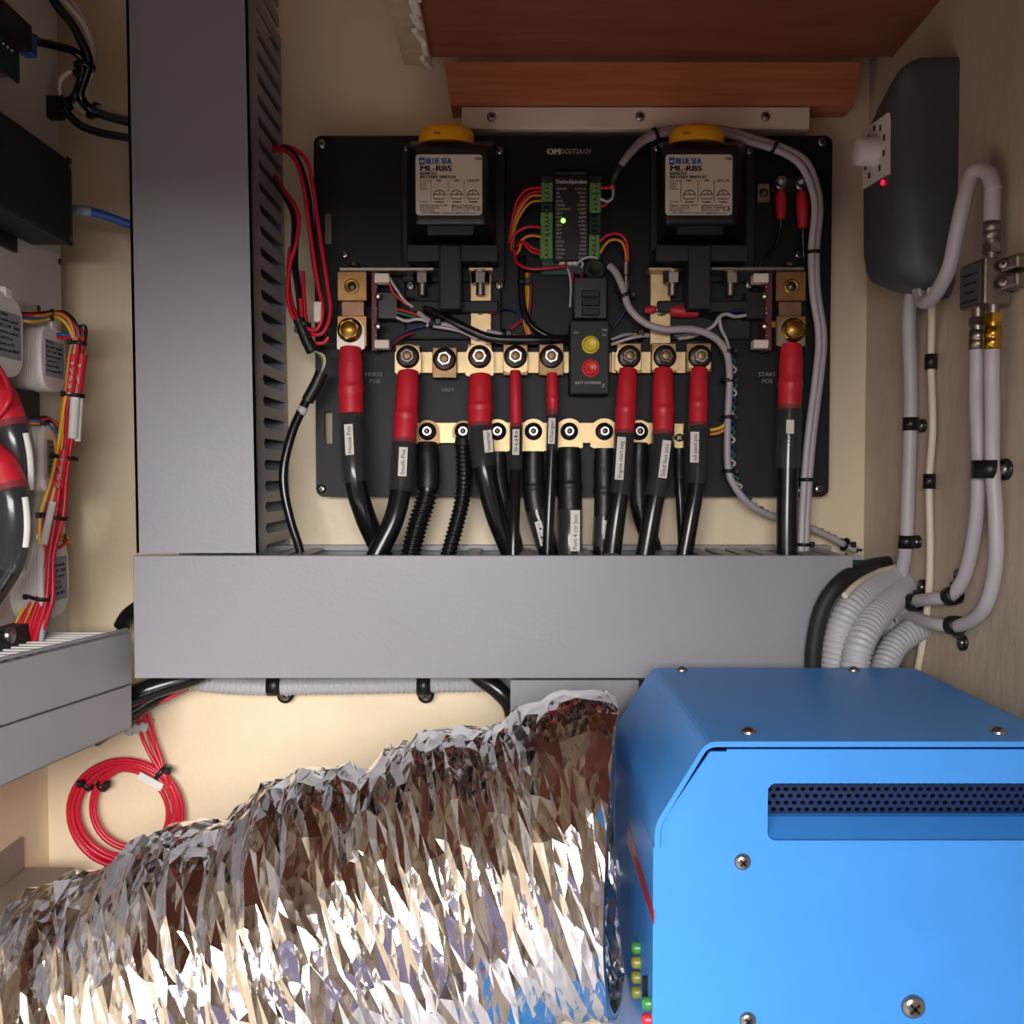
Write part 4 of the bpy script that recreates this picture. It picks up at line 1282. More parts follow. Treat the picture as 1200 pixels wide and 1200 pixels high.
def pclip(px, py, o, rr, axis, ear, label, wd=.011, scr=True, oval=0.0):
    c = PW(px, py, o)
    t = thing('cable_clip', c, label, 'clip', None)
    d = Vector(axis).normalized()
    mb = MB().lathe(c - d * wd / 2, d, [(0, rr * .97), (0, rr * 1.16), (wd, rr * 1.16), (wd, rr * .97)], 18)
    if oval:
        for v in mb.v:
            e = v - c
            v.y = c.y + e.y * oval
    put('strap', mb, 'black', t)
    if ear:
        e = PW(px + ear[0], py + ear[1], .0012)
        nrm = Vector((-1, -.115, 0)).normalized()
        m2 = MB().lathe(e + nrm * -.001, nrm, [(0, rr * 1.0), (.0022, rr * 1.0), (.0024, 0)], 16)
        q = c + (e - c) * .45
        m2.box(q - Vector((.002, .006, .004)), q + Vector((.002, .006, .004)), .0008, 1)
        put('ear', m2, 'black', t)
        screw(0, 0, 0, 0, t, 'steel', nrm, e + nrm * .0014, rr * .55)
    return t
zx = (0, 0, 1)
pclip(1067, 497, .006, .0056, zx, (14, 2), 'black clip high on the straight white corner cable')
pclip(1062, 635, .006, .0056, zx, (13, 0), 'black clip low on the straight white corner cable')
pclip(1091, 424, .005, .0042, zx, None, 'small black clip high on the thin cream cable', .012)
pclip(1089, 564, .005, .0042, zx, None, 'small black clip low on the thin cream cable', .012)
pclip(1155, 550, .009, .0078, zx, (23, 0), 'wide black clip holding both splitter cables', .013, True, 1.5)
pclip(1072, 706, .012, .0064, (.5, -1, .1), (9, -18), 'black clip on the upper bend, beside the corner conduits', .009)
pclip(1116, 698, .009, .0064, (.3, -1, .3), (8, -22), 'black clip on the upper bend, under the splitter cables', .009)
pclip(1050, 722, .0135, .0062, (.5, -1, 0), (4, 14), 'black clip nearest the corner conduits on the lower bend', .009)
pclip(1119, 733, .0085, .0064, (.3, -1, .1), (9, 20), 'black clip on the lowest bend with its ear downward', .009)

# corrugated conduits out of the duct end
def conduit(pts, r, m, label, pitch=.0042, n=18, group=None):
    C = resample(spline(pts, 12), pitch / 4)
    prof = (1.0, 1.0, .9, .9)
    V = MB().tube(C, r, n, 1, lambda L, u: r * prof[int(L / (pitch / 4) + .5) % 4])
    return tag(put('corrugated_conduit', V, m), label, 'conduit', group)
conduit([P(1062, 672, .850), P(1034, 684, .822), P(1004, 703, .784), P(984, 738, .772), P(977, 790, .772), P(975, 850, .770)], .0112, 'conduit', 'grey corrugated conduit nearest the black hose in the corner')
conduit([P(1062, 688, .834), P(1044, 704, .804), P(1022, 728, .772), P(1006, 760, .757), P(1000, 800, .756), P(998, 850, .756)], .0116, 'conduit', 'middle grey corrugated conduit in the corner')
conduit([P(1090, 728, .81), P(1066, 742, .798), P(1046, 760, .788), P(1032, 795, .776), P(1026, 850, .772)], .0110, 'conduit', 'short grey corrugated conduit lowest in the corner')
tag(put('black_hose', MB().tube([P(1040, 660, .865), P(1015, 665, .81), P(986, 681, .778), P(964, 712, .772), P(954, 755, .772), P(952, 800, .772), P(952, 850, .770)], .0064, 14, 10), 'black_matte'),
    'smooth black hose curving over the duct end', 'hose')
wire([(1052, 664, .84), (1026, 671, .812), (1004, 684, .778), (990, 698, .760)], 3.5, 'cream_wire', None, 'white wire curving over the corner conduits', 'wire')
wire([(990, 655, .87), (1012, 662, .865), (1035, 660, .87), (1052, 655, .885)], 2.2, 'green_wire', None, 'green wire crossing behind the duct end', 'wire')
wire([(990, 650, .872), (1010, 658, .867), (1030, 656, .872), (1048, 652, .885)], 2.2, 'navy_wire', None, 'dark blue wire crossing behind the duct end', 'wire')
pipe = tag(put('black_pipe', MB().tube([P(1052, 640, .88), P(1058, 690, .87), P(1052, 740, .86), P(1048, 800, .85)], .011, 14, 8), 'black_matte'), 'dark hose behind the corner conduits', 'hose')

# ============================================================ BELOW THE DUCT
conduit([P(195, 790, .872), P(240, 800, .873), P(300, 804, .875), P(400, 803, .876), P(500, 801, .876), P(570, 800, .876), P(610, 802, .872)], .0085, 'conduit', 'grey corrugated conduit clipped to the wall under the long duct', .0046)
for px, nm in ((322, 'left'), (497, 'right')):
    t = thing('cable_clip', P(px, 815, YW), 'black clip with screw on the conduit near the ' + ('red wire coil' if px < 400 else 'foil hose'), 'clip')
    c = P(px, 803, .8755)
    put('strap', MB().lathe(c - Vector((.006, 0, 0)), (1, 0, 0), [(0, .0084), (0, .0098), (.012, .0098), (.012, .0084)], 18), 'black', t)
    e = P(px + (12 if px < 400 else 2), 815, .888)
    put('ear', MB().lathe(e + Vector((0, .008, 0)), (0, -1, 0), [(0, .0072), (.0085, .0072), (.0088, 0)], 18), 'black', t)
    screw(0, 0, 0, 0, t, 'steel', (0, -1, 0), e, .0052)
tag(put('black_hose', MB().tube([P(545, 780, .85), P(565, 795, .84), P(585, 810, .835), P(600, 830, .835), P(604, 870, .835)], .0078, 14, 8), 'rubber'), 'black hose dropping beside the short duct', 'hose')
for i, (pts, r, lb_) in enumerate((([P(100, 845, .84), P(150, 818, .835), P(190, 803, .84), P(225, 792, .85), P(250, 780, .86)], .0095, 'thick black cable under the duct corner, upper'),
                                   ([P(110, 865, .857), P(155, 833, .856), P(185, 815, .862), P(215, 800, .872), P(240, 786, .880)], .0085, 'thick black cable under the duct corner, lower'))):
    tag(put('black_cable', MB().tube(pts, r, 16, 8), 'rubber'), lb_, 'cable')
tag(put('black_cable', MB().tube([P(142, 735, .87), P(150, 722, .868), P(163, 712, .866), P(180, 706, .868)], .007, 14, 8), 'rubber'), 'black cable end peeping between the ducts', 'cable')
# red coil
rc = thing('wire_coil', P(147, 1022, YW), 'coil of red wire tied with black cable ties on the wall', 'wire coil')
k = K(.885)
for i in range(7):
    c = P(147 + random.uniform(-3, 3), 954 + random.uniform(-3, 3), .888 - .0016 * (i % 3))
    a_, b_ = (66 - (i % 4) * 4.2) * k, (64 - (i % 4) * 4.2) * k
    if i >= 5:
        c = P(157 + i - 5, 946, .886)
        a_, b_ = (51 - (i - 5) * 3) * k, (51 - (i - 5) * 3) * k
    pts = [c + Vector((a_ * math.cos(t), .001 * math.sin(3 * t + i), b_ * math.sin(t))) for t in [2 * math.pi * j / 40 for j in range(41)]]
    put('loop', MB().tube(pts, 2.9 * k, 8, 1), 'red_wire', rc)
for dx in (0, 8, 14):
    wire([(158 + dx * .9, 826, .872), (162 + dx, 845, .884), (168 + dx, 868, .888), (182 + dx * .6, 895, .886), (195, 915, .884), (200, 935, .885)], 2.4, 'red_wire', rc, name='lead')
wire([(140, 834, .86), (165, 830, .858), (190, 822, .858), (215, 808, .862), (235, 797, .868)], 2.2, 'red_wire', rc, name='lead')
for (x, y), d in (((103, 920), (.75, 0, .66)), ((120, 921), (.6, 0, .6)), ((189, 905), (.75, 0, -.6)), ((188, 998), (.7, 0, .7))):
    big = x > 150
    band(P(x, y, .885), d, (9.5 if big else 7) * k, 5 * k, rc, 'black', (1 if x > 110 else -1, -.5, .4))
put('paper_flag', MB().box(P(176, 916, .878) - Vector((.012, 0, .0035)), P(176, 916, .878) + Vector((.012, .001, .0035)), 0, 1, Matrix.Rotation(.5, 3, 'Y')), 'tag_white', rc)
wc = thing('wire_clip', P(163, 853, YW), 'small white nail-on clip holding the red leads', 'clip')
for dx in (0, 9, 17):
    p = P(153 + dx, 855 - dx * .25, .886)
    put('saddle', MB().box(p - Vector((.0036, .006, .0042)), p + Vector((.0036, .014, .0042)), .0015, 2, Matrix.Rotation(.3, 3, 'Y')), 'conduit', wc)
# beige box at the lower left
bb = thing('storage_box', P(20, 1100, .8), 'brown-grey metal box behind the foil hose', 'box')
a, b = P(-60, 1018, .80), P(62, 1120, .80)
zt2 = P(40, 1040, .79).z
c0, c1 = P(62, 1019, .86), P(62, 1040, .77)
x1 = P(46, 1040, .79).x
put('body', MB().box((x1 - .09, .752, -.56), (x1, .855, P(50, 1018, .85).z), .002, 2), 'box_beige', bb)
put('lid_block', MB().box((x1 - .09, .80, P(50, 1018, .85).z), (P(8, 1000, .82).x, .85, P(8, 995, .82).z), .001, 1), 'box_beige', bb)

# ============================================================ INVERTER
YF, YBk = .536, .742
inv = thing('inverter', (0.207, .64, -0.6), 'large bright blue metal inverter case with chamfered hood and vent slot', 'inverter')
zt = -.1445
xa, xb = .0785, .337        # sides
xc, xd = .1065, .309        # crests
zch, zlo = -.1905, -.2035
T = .0030
def hood(o):
    s = o
    return [(xa + s, zlo), (xa + s, zch - s * .3), (xc + s * .35, zt - s), (xd - s * .35, zt - s), (xb - s, zch - s * .3), (xb - s, zlo)]
O, I = hood(0), hood(T)
def rounded(pl, r=.006, n=4):
    out = []
    for i, p in enumerate(pl):
        if i in (0, len(pl) - 1):
            out.append(p); continue
        a, b, c = Vector(pl[i - 1]), Vector(p), Vector(pl[i + 1])
        u, v = (a - b).normalized(), (c - b).normalized()
        s_, e_ = b + u * r, b + v * r
        for k in range(n + 1):
            t = k / n
            q = s_ * (1 - t) ** 2 + b * 2 * t * (1 - t) + e_ * t * t
            out.append((q.x, q.y))
    return out
O, I = rounded(O), rounded(I, .0045)
n = len(O)
V = [Vector((x, YF - .003, z)) for x, z in O] + [Vector((x, YF - .003, z)) for x, z in I] + [Vector((x, YBk, z)) for x, z in O] + [Vector((x, YBk, z)) for x, z in I]
fs = []
for i in range(n - 1):
    fs += [(i, i + 1, n + i + 1, n + i), (2 * n + i + 1, 2 * n + i, 3 * n + i, 3 * n + i + 1), (i + 1, i, 2 * n + i, 2 * n + i + 1), (n + i, n + i + 1, 3 * n + i + 1, 3 * n + i)]
fs += [(0, n, 3 * n, 2 * n), (n - 1, 3 * n - 1, 4 * n - 1, 2 * n - 1)]
hd_ = put('hood', MB().add(V, fs, False), 'blue', inv)
for px, py, Y in ((877, 860, .552), (1170, 857, .552), (799, 787.5, .732), (1000, 787.5, .732)):
    p = P(px, py, Y)
    screw(0, 0, 0, 0, hd_, 'steel', (0, 0, 1), Vector((p.x, Y, zt + .0002)), .0044)
# front panel with a real vent opening
fz = zt - T - .0022
out = [(xa - .0003, -.60), (xa - .0003, zlo - .001), (xa + T + .0006, zlo - .001), (xa + T + .0006, zch - T * .3), (xc + T * .4 + .0015, fz - .0012), (xc + .012, fz - .0012), (xc + .012, fz), (xd - T, fz), (xb - T - .0006, zch), (xb - T - .0006, zlo - .001), (xb, zlo - .001), (xb, -.60)]
v0, v1 = P(900, 918, YF), P(1200, 985, YF)
vent = rrect(v0.x, v1.z, .322, v0.z, .0045)
fp = put('front_panel', plate_mb(out, [vent], YF, YF + .002), 'blue', inv)
put('vent_sill', MB().hexa([Vector((v0.x - .004, YF + .024, v1.z + .0050)), Vector((.326, YF + .024, v1.z + .0050)), Vector((.326, YF + .0022, v1.z - .001)), Vector((v0.x - .004, YF + .0022, v1.z - .001)),
                         Vector((v0.x - .004, YF + .030, v1.z + .0050)), Vector((.326, YF + .030, v1.z + .0050)), Vector((.326, YF + .0082, v1.z - .001)), Vector((v0.x - .004, YF + .0082, v1.z - .001))]), 'blue', fp)
# perforated inner screen: each row of holes shows as slots
gm = MB()
zz0, zz1 = v1.z + .004, v0.z + .004
rows = 8
holes = []
for r_ in range(rows):
    z = zz0 + .0025 + (zz1 - zz0 - .004) * r_ / (rows - 1)
    for c_ in range(44):
        x = v0.x + .002 + c_ * .0049 + (.0024 if r_ % 2 else 0)
        if x < .322:
            holes.append([(x + .0017 * math.cos(a), z + .0013 * math.sin(a)) for a in [math.pi / 3 * q for q in range(6)]])
put('vent_screen', plate_mb([(v0.x - .004, zz0 - .004), (.326, zz0 - .004), (.326, zz1), (v0.x - .004, zz1)], holes, YF + .032, YF + .0335), 'blue_mesh', fp)
put('shade_backing', MB().box((v0.x - .004, YF + .045, zz0 - .01), (.326, YF + .047, zz1 + .004)), 'void', inv)  # near-black sheet, its colour stands in for shade behind the screen holes
for px, py, r in ((870, 1009.5, 10), (1069.5, 1179, 14.5), (876, 1195, 10)):
    screw(px, py, r, YF, fp)
# side, bottom and back sheets
put('side_panel', MB().box((xa, YF + .0022, -.60), (xa + .002, YBk, zlo - .001)), 'blue', inv)
put('side_panel', MB().box((xb - .002, YF + .0022, -.60), (xb, YBk, zlo - .001)), 'blue', inv)
put('rear_panel', MB().add([(x, YBk - .002, z) for x, z in out] + [(x, YBk, z) for x, z in out], [tuple(range(len(out))), tuple(range(2 * len(out) - 1, len(out) - 1, -1))]), 'blue', inv)
# side print: slanting red band and lamp column
def sidept(px, py, o=.0004):
    return PL(px, py, xa - o)
q = [sidept(735, 962), sidept(766, 1068), sidept(766, 1084), sidept(735, 988)]
mb = MB().hexa(q + [v + Vector((.0003, 0, 0)) for v in q])
put('red_band', mb, 'stripe_red', inv)
for py, m in ((1111, 'led_off_green'), (1128, 'led_off_yellow'), (1145.5, 'led_off_yellow'), (1163, 'led_off_yellow'), (1176, 'led_off_green'), (1195, 'led_off_red')):
    p = sidept(749 if py < 1170 else 762, py)
    put('status_lamp', MB().lathe(p + Vector((.0004, 0, 0)), (-1, 0, 0), [(0, .0036), (.0035, .0036), (.0050, .0026), (.0054, 0)], 14), m, inv)
p = sidept(758, 1160)
put('toggle_bracket', MB().box((xa - .003, p.y - .001, p.z - .008), (xa, p.y + .001, p.z + .008)), 'black', inv)

# ============================================================ FOIL HOSE
def foil():
    # axis of the hose, from the inverter's side down to the left
    ax = spline([Vector((.0785, .648, -.246)), Vector((.04, .647, -.252)), Vector((-.09, .642, -.292)), Vector((-.22, .638, -.345)), Vector((-.33, .63, -.398)), Vector((-.42, .62, -.440))], 24)
    L = [0.0]
    for i in range(1, len(ax)):
        L.append(L[-1] + (ax[i] - ax[i - 1]).length)
    L = np.array(L); A = np.array([list(a) for a in ax])
    tot = L[-1]
    R0 = .098
    rng = np.random.default_rng(11)
    # crumple points in (u, v): u metres along, v angle; dense across the hose, long round it
    NU, NV = 136, 42
    pts, hh = [], []
    ph = rng.uniform(0, 6.28, 8)
    def tri(x): return np.abs((x % 1.0) - .5) * 2
    def fold(u, v):
        g = u + .009 * np.sin(1.7 * v + ph[0]) + .004 * np.sin(4.3 * v + ph[1] + u * 30)
        a = .5 + .5 * np.sin(u * 41 + 1.3 * v + ph[3])
        b = .5 + .5 * np.sin(u * 67 - 2.1 * v + ph[4])
        return .015 * np.abs(np.sin(math.pi * (g + .012) / .088)) ** .55 + .0062 * a * tri((g + .004 * np.sin(3 * v + ph[2])) / .024) + .0034 * b * tri((u + .006 * np.sin(2 * v + ph[5])) / .0125) - .003
    for i in range(NU + 1):
        for j in range(NV + 1):
            e = i in (0, NU) or j in (0, NV)
            du = 0 if e else rng.uniform(-.48, .48)
            dv = 0 if e else rng.uniform(-.48, .48)
            u = (i + du) / NU * tot
            v = ((j + dv) / NV * 2 - 1) * math.pi
            calm = .35 + .65 * min(1.0, max(0.0, u - .03) / .12)      # smoother skin where it meets the inverter
            d = .006 + (fold(u, v) - .006) * (.5 + .5 * calm) + (0 if j in (0, NV) else rng.normal(0, .0010)) * calm
            if j in (0, NV):
                d = .006 + (fold(u, math.pi) - .006) * (.5 + .5 * calm)
            pts.append((u, v)); hh.append(d)
    sc = .024                                   # metric for the triangulation: makes facets long round the hose
    v2 = [Vector((u, v * sc)) for u, v in pts]
    res = delaunay_2d_cdt(v2, [], [], 0, 1e-7)
    cos, tris, ov = res[0], res[2], res[3]
    out = []
    for k, c in enumerate(cos):
        u, v = c.x, c.y / sc
        d = hh[ov[k][0]] if ov[k] else 0
        i = min(len(L) - 2, max(0, int(np.searchsorted(L, u)) - 1))
        t = (u - L[i]) / (L[i + 1] - L[i])
        p = A[i] * (1 - t) + A[i + 1] * t
        tg = A[min(i + 2, len(A) - 1)] - A[max(i - 1, 0)]
        tg /= np.linalg.norm(tg)
        up = np.array([0, 0, 1.0]); up -= tg * up.dot(tg); up /= np.linalg.norm(up)
        sd = np.cross(tg, up)
        rr = R0 + d - .006
        w_ = p + rr * (up * math.cos(v) + sd * math.sin(v))
        w_[0] = min(w_[0], xa - .0006 - max(0.0, .665 - w_[1]) * .22)
        out.append(Vector(w_))
    return MB().add(out, [tuple(t) for t in tris], False)
fh_ = thing('foil_hose', (-.15, .64, -.45), 'large crumpled silver foil ventilation hose beside the blue inverter', 'hose')
put('foil_skin', foil(), 'foil', fh_)

# ============================================================ LEFT SIDE BOARD
XB = -.390
wb = thing('mounting_board', (XB, .6, -.2), 'white board on the left side carrying relays and modules', 'panel')
put('board', MB().box((XB - .012, .40, P(75, 752, .855).z), (XB, .855, .50)), 'tag_white', wb)
for px, py in ((70, 307), (45, 362)):
    p = PL(px, py, XB)
    put('screw_head', MB().lathe(p, (1, 0, 0), [(0, .003), (.0008, .003), (.001, 0)], 12), 'steel_dark', wb)
put('leg', MB().box((-.43, .60, -.05), (XB - .012, .80, .40)), 'tag_white', wb)
# black module
xf = -.357
bx_ = thing('black_module', (XB, .67, .188), 'black rectangular module with a blue cable, on the white board', 'module')
put('case', MB().box((XB, .56, .188), (xf, .803, .257), .003, 2), 'black_matte', bx_)
put('flange', MB().box((XB, .70, .176), (XB + .003, .775, .188)), 'black', bx_)
put('rim', MB().box((xf - .001, .797, .187), (xf + .0008, .8035, .258), .0006, 1), 'black', bx_)
for z in (.193, .251):
    put('screw_head', MB().lathe(Vector((xf, .800, z)), (1, 0, 0), [(0, .0022), (.001, .002), (.0012, 0)], 10), 'steel', bx_)
bc = thing('blue_cable', P(150, 265, .80), 'blue network cable from the black module to the tall duct', 'cable')
cpts = [PL(86, 246, -.365), P(100, 247, .815), P(118, 251, .82), P(135, 257, .825), P(165, 268, .83)]
put('jacket', MB().tube(cpts, .0036, 12, 8), 'blue_wire', bc)
put('boot', MB().tube(cpts[:2] + [P(109, 248.5, .818)], .0042, 12, 6), 'label_grey', bc)

# relays: ribbed white squircles with grey labels
def relay(Y0, Y1, ztop, zbot, label, x1=-.364, lab_on=True):
    t = thing('relay', (XB, (Y0 + Y1) / 2, zbot), label, 'relay', 'white ribbed relays on the board')
    cy, cz = (Y0 + Y1) / 2, (ztop + zbot) / 2
    ry, rz = (Y1 - Y0) / 2, (ztop - zbot) / 2
    def sec(x, s):
        out = []
        for i in range(36):
            a = 2 * math.pi * i / 36
            c, q = math.cos(a), math.sin(a)
            e = .62
            out.append(Vector((x, cy + ry * s * math.copysign(abs(c) ** e, c), cz + rz * s * math.copysign(abs(q) ** e, q))))
        return out
    nr = 26
    rows_ = []
    for k in range(nr + 1):
        x = XB + (x1 - .004 - XB) * k / nr
        rows_.append(sec(x, .985 if k % 2 else .94))
    rows_ += [sec(x1 - .004, 1.0), sec(x1 - .002, .99), sec(x1 - .0005, .955), sec(x1, .90)]
    V = [v for r in rows_ for v in r]
    m = 36
    fs = [(k * m + i, k * m + (i + 1) % m, (k + 1) * m + (i + 1) % m, (k + 1) * m + i) for k in range(len(rows_) - 1) for i in range(m)]
    mb = MB().add(V, fs, False)
    mb.add(rows_[-1], [tuple(range(m))])
    put('case', mb, 'white_plastic', t)
    put('tab', MB().box((x1 - .014, cy - .005, ztop - .004), (x1 + .001, cy + .005, ztop + .0035), .001, 1), 'white_plastic', t)
    if lab_on:
        L_ = put('label', MB().box((x1, cy - ry * .72, cz - rz * .56), (x1 + .0005, cy + ry * .72, cz + rz * .52)), 'label_grey', t)
        for i in range(7):
            z = cz + rz * (.42 - i * .14)
            ln = (.3, .62, .66, .6, .45, .5, .64)[i]
            txt = ('Relay', 'Bi-stable switch', '12V / 24V  260A', 'Remote control', 'Coil 0.15 A', 'Made in EU', 'Use fuse max 300 A')[i]
            Rm = Matrix(((0, 0, 1), (1, 0, 0), (0, 1, 0)))
            put('label_print', text_mb(txt, Vector((x1 + .0007, cy - ry * .66, z)), rz * .085, Rm, .01, 'LEFT', ry * ln * 1.9), 'ink', L_)
    return t
relay(.690, .737, .134, .073, 'white ribbed relay directly below the black module')
relay(.762, .806, .121, .068, 'white ribbed relay at the board edge beside the red heat-shrink bundle')
relay(.762, .806, .043, -.012, 'white ribbed relay half hidden by the wire bundle', lab_on=True)
relay(.758, .806, -.048, -.112, 'lowest white ribbed relay, above the slotted left duct')
bk2 = thing('relay_block', (XB, .76, .05), 'dark mounting block between the upper and middle relays', 'base')
put('block', MB().box((XB, .73, .046), (XB + .014, .785, .068), .001, 1).box((XB, .745, .03), (XB + .008, .775, .048), .001, 1), 'black_matte', bk2)
put('rail', MB().box((XB, .795, .035), (XB + .004, .803, .068)), 'connector', bk2)
bk3 = thing('relay_block', (XB, .74, -.135), 'dark lettered block below the lowest relay', 'base')
put('block', MB().box((XB, .66, -.142), (XB + .016, .775, -.113), .001, 1), 'black_matte', bk3)
put('bolt', MB().lathe(Vector((XB + .016, .725, -.117)), (1, 0, 0), [(0, .006), (.003, .006), (.004, .004), (.004, 0)], 14), 'steel', bk3)

# big red-booted cables at the far left
def side_cable(path, r, nred, nclear, label, tagt):
    C = resample(spline([P(*p) for p in path], 12), .002)
    m = len(C)
    t = thing('battery_cable', C[-1], label, 'cable', 'cables with red boots on the left board')
    a, b = int(m * nred), int(m * nclear)
    put('jacket', MB().tube(C[a - 3:], r, 16, 1), 'rubber', t)
    put('boot', MB().tube(C[:a], r, 18, 1, lambda L, u: r * (1.15 + .1 * math.exp(-((u - .7) / .08) ** 2))), 'red', t)
    put('clear_sleeve', MB().tube(C[a - 3:b], r * 1.20, 18, 1, None, False), 'clear', t)
    i0, i1 = a + 1, min(b - 1, a + int((b - a) * .75))
    put('name_tag', MB().tube([c + Vector((r * 1.12, -r * .55, 0)) for c in C[i0:i1]], .0022, 8, 1, None, True, .5), 'tag_white', t)
    return t
side_cable([(-62, 424, .70), (-28, 438, .70), (-8, 458, .695), (6, 480, .69), (16, 508, .688), (22, 545, .69), (20, 590, .695), (10, 640, .70), (-15, 700, .70)], .0098, .38, .68, 'black cable with red boot, upper one on the left board', '')
side_cable([(-66, 505, .68), (-32, 518, .68), (-10, 536, .676), (5, 556, .674), (15, 585, .672), (17, 625, .672), (10, 660, .674), (-8, 690, .676), (-30, 720, .68)], .0100, .43, .74, 'black cable with red boot, lower one on the left board', '')
wire([(-6, 425, .70), (4, 440, .69), (11, 456, .68), (9, 472, .675), (-4, 490, .675)], 3.0, 'red_wire', None, 'red wire hooking round the upper red boot', 'wire')

# the red bundle
rb = thing('wire_harness', P(30, 752, .77), 'bundle of red, yellow and blue wires tied down to the left duct', 'wires')
spine = [(93, 396, .792), (90, 420, .790), (86, 455, .786), (83, 480, .784), (79, 520, .780), (72, 560, .776), (64, 605, .772), (56, 650, .768), (49, 700, .764), (38, 730, .762), (28, 758, .762)]
cols = ['red_wire'] * 14 + ['yellow_wire', 'yellow_wire', 'blue_wire', 'orange_wire']
random.seed(5)
for i, m in enumerate(cols):
    a = 2 * math.pi * i / len(cols)
    rr = 8.5 if i % 2 else 4.5
    pts = []
    for j, (x, y, Y) in enumerate(spine):
        sp_ = 1.0 + (0.5 if j in (6, 8) else 0) + (.9 if j > 8 else 0) + random.uniform(-.2, .3) - (.35 if j < 3 else 0)
        dx = rr * math.cos(a + j * .16) * sp_
        if m in ('yellow_wire', 'blue_wire', 'orange_wire'):
            dx = -abs(dx) - 1.5
        dY = (rr * math.sin(a + j * .16) * .7 - (2.5 if m in ('yellow_wire', 'blue_wire', 'orange_wire') else 0)) * K(.78)
        pts.append((x + dx, y, Y + dY))
    j0 = 0 if i % 3 else 2
    wire(pts[j0:], 2.7, m, rb, sub=6, n=7)
# fan-outs to the relays
for pts, m in (([(12, 368, .735), (30, 372, .745), (52, 372, .765), (66, 368, .778), (80, 375, .786), (88, 390, .790), (90, 405, .791)], 'blue_wire'),
               ([(14, 372, .735), (35, 377, .745), (52, 375, .765), (66, 371, .776), (78, 380, .784), (86, 396, .788)], 'yellow_wire'),
               ([(14, 370, .737), (34, 369, .747), (55, 368, .766), (68, 366, .778), (80, 372, .787), (90, 388, .791), (92, 410, .792)], 'red_wire'),
               ([(0, 352, .73), (22, 366, .74), (45, 367, .757), (64, 365, .776), (78, 367, .786), (90, 380, .791), (94, 400, .793)], 'rubber'),
               ([(22, 368, .74), (48, 370, .758), (66, 367, .775), (80, 374, .784), (87, 392, .788), (89, 408, .79)], 'orange_wire'),
               ([(64, 392, .79), (76, 392, .788), (84, 394, .788)], 'blue_wire'), ([(66, 395, .79), (78, 396, .788), (85, 397, .788)], 'red_wire'),
               ([(86, 396, .79), (92, 384, .794), (99, 382, .796), (101, 390, .796), (98, 404, .795), (96, 416, .794)], 'rubber'),
               ([(90, 400, .793), (95, 386, .795), (98, 394, .795), (96, 412, .794)], 'red_dark'),
               ([(26, 494, .765), (42, 493, .77), (56, 498, .775), (65, 510, .777), (66, 530, .777), (62, 560, .774)], 'blue_wire'),
               ([(26, 497, .765), (42, 496, .77), (55, 500, .775), (63, 514, .776), (66, 535, .776)], 'orange_wire'),
               ([(30, 492, .766), (44, 490, .771), (57, 490, .776), (67, 502, .778), (73, 520, .778)], 'rubber'),
               ([(30, 499, .766), (44, 494, .771), (58, 491, .776), (70, 502, .779), (76, 524, .779)], 'red_wire'),
               ([(60, 642, .772), (68, 630, .782), (76, 628, .79), (80, 631, .794)], 'yellow_wire'), ([(58, 646, .772), (68, 634, .782), (77, 631, .79), (81, 635, .794)], 'orange_wire'),
               ([(62, 644, .772), (72, 640, .782), (79, 632, .79)], 'red_wire')):
    wire(pts, 1.9, m, rb, sub=6, n=7)
def sleeve(p0, p1, r, m, txt=None):
    a, b = P(*p0), P(*p1)
    o = put('heat_shrink', MB().tube([a, b], r * K(p0[2]), 14, 4, None, True, .8), m, rb)
    if txt:
        d = (b - a).normalized()
        X, Z = d, Vector((0, -1, 0))
        Yv = Z.cross(X)
        put('lettering', text_mb(txt, a + d * .004 + Vector((0, -r * K(p0[2]) * 1.02, 0)) - Yv * .0012, .0030, Matrix((X, Yv, Z)).transposed(), .01, 'LEFT', (b - a).length * .8), 'tag_white', o)
    return o
sleeve((88, 416, .784), (83, 462, .780), 5.5, 'red', '17531')
sleeve((97, 416, .788), (91, 462, .784), 5.5, 'red', '174')
sleeve((88, 466, .776), (85, 514, .773), 5.5, 'tag_white')
sleeve((94, 467, .781), (91, 517, .778), 3.5, 'white_plastic')
sleeve((76, 528, .772), (69, 572, .768), 5.5, 'red', '1752')
sleeve((62, 588, .762), (51, 638, .758), 4.2, 'tag_white')
sleeve((54, 706, .762), (48, 756, .76), 3.4, 'label_grey')
for q, d, r in (((93, 402, .790), (.1, 0, 1), 8), ((88, 463, .784), (.1, 0, 1), 10), ((78, 536, .778), (.22, 0, 1), 12), ((64, 605, .771), (.24, 0, 1), 14), ((48, 700, .764), (.2, 0, 1), 13), ((61, 369, .773), (1, .4, 0), 6.5), ((56, 498, .775), (.8, 0, -.6), 6.5), ((76, 631, .79), (1, .3, .1), 5)):
    band(P(*q), d, r * K(q[2]), 4 * K(q[2]), rb, 'black', (-1, -.4, .1))

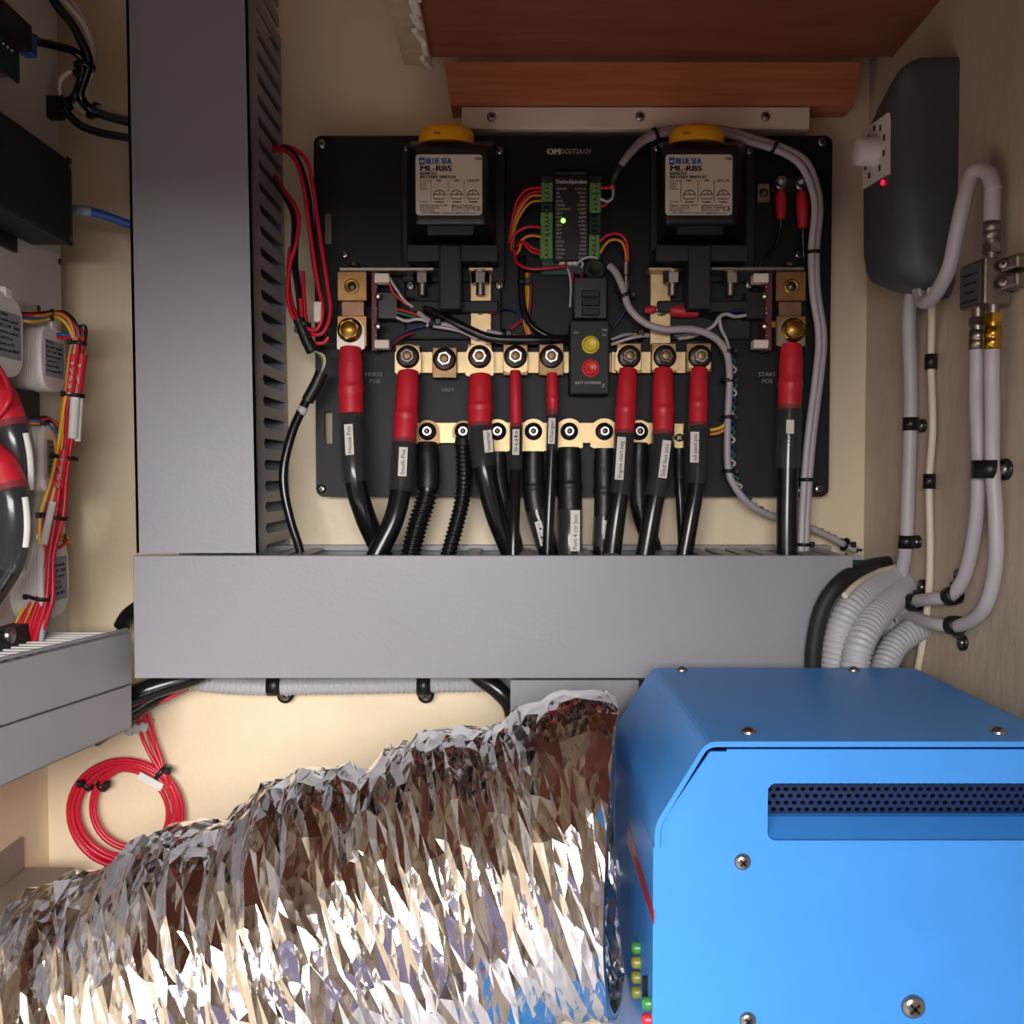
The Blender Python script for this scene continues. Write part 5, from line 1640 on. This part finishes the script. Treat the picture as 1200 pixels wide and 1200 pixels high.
# circuit board and dark cables at the top left
pb = thing('circuit_board', PL(22, 100, -.372), 'green circuit board with dark parts at the top of the white board', 'circuit board')
xq = -.375
a0, a1 = .60, PL(23, 60, xq).y
zt_, zb2 = P(23, 30, a1).z, P(23, 98, a1).z
put('board', MB().box((xq - .003, a0, zb2), (xq, a1, zt_), .0005, 1), 'pcb_green', pb)
put('standoff', MB().box((XB, a1 - .012, zb2 + .003), (xq - .003, a1 - .004, zb2 + .011)), 'nickel', pb)
put('chip', MB().box((xq, a1 - .05, zt_ - .022), (xq + .012, a1 - .004, zt_ - .002), .001, 1), 'black', pb)
put('plug_socket', MB().box((xq, a1 - .03, zb2 + .022), (xq + .010, a1 + .008, zb2 + .038), .001, 1), 'blue_wire', pb)
for i in range(4):
    put('solder_pad', MB().lathe(Vector((xq, a1 - .012 - .006 * i, zb2 + .020)), (1, 0, 0), [(0, .0016), (.001, .001), (.0012, 0)], 8), 'solder', pb)
tb = thing('cable_bundle', P(100, 110, .83), 'black and white cables tied into a bundle beside the tall duct top', 'cable')
for pts, r, m in (([(55, -12, .80), (68, 8, .805), (84, 28, .81), (96, 50, .815), (104, 72, .82), (99, 92, .825), (94, 112, .83), (105, 127, .84), (125, 136, .845), (160, 145, .85)], 5.4, 'rubber'),
                  ([(22, 44, .775), (45, 49, .785), (66, 54, .80), (86, 60, .812), (96, 70, .818), (95, 90, .824), (88, 112, .83), (76, 125, .835), (90, 144, .84), (115, 155, .845), (160, 163, .85)], 5.0, 'rubber'),
                  ([(62, -12, .81), (80, 8, .815), (98, 30, .822), (108, 58, .828), (107, 80, .83), (100, 100, .834), (102, 118, .84), (118, 128, .847), (160, 138, .855)], 4.0, 'cream_wire'),
                  ([(70, -12, .815), (88, 8, .82), (103, 32, .826), (111, 60, .831), (108, 80, .832)], 3.4, 'white_wire'),
                  ([(84, 82, .822), (72, 92, .825), (70, 106, .828), (76, 120, .832)], 2.6, 'cream_wire'), ([(88, 116, .835), (92, 126, .84), (103, 132, .845), (125, 134, .85)], 2.4, 'white_wire')):
    wire(pts, r, m, tb, name='cable', n=10)
for q, d, r in (((99, 78, .822), (.1, 0, 1), 11), ((78, 120, .833), (.8, 0, .6), 9), ((112, 129, .845), (1, 0, -.4), 8)):
    band(P(*q), d, r * K(q[2]), 5 * K(q[2]), tb, 'black', (-.6, -.6, -1))
put('tie_mount', MB().pbox(52, 111, 72, 137, .833, .843, .001, 1), 'black', tb)
put('plug', MB().tube([P(16, 40, .765), P(40, 48, .782)], .0052, 12, 3), 'black_matte', tb)
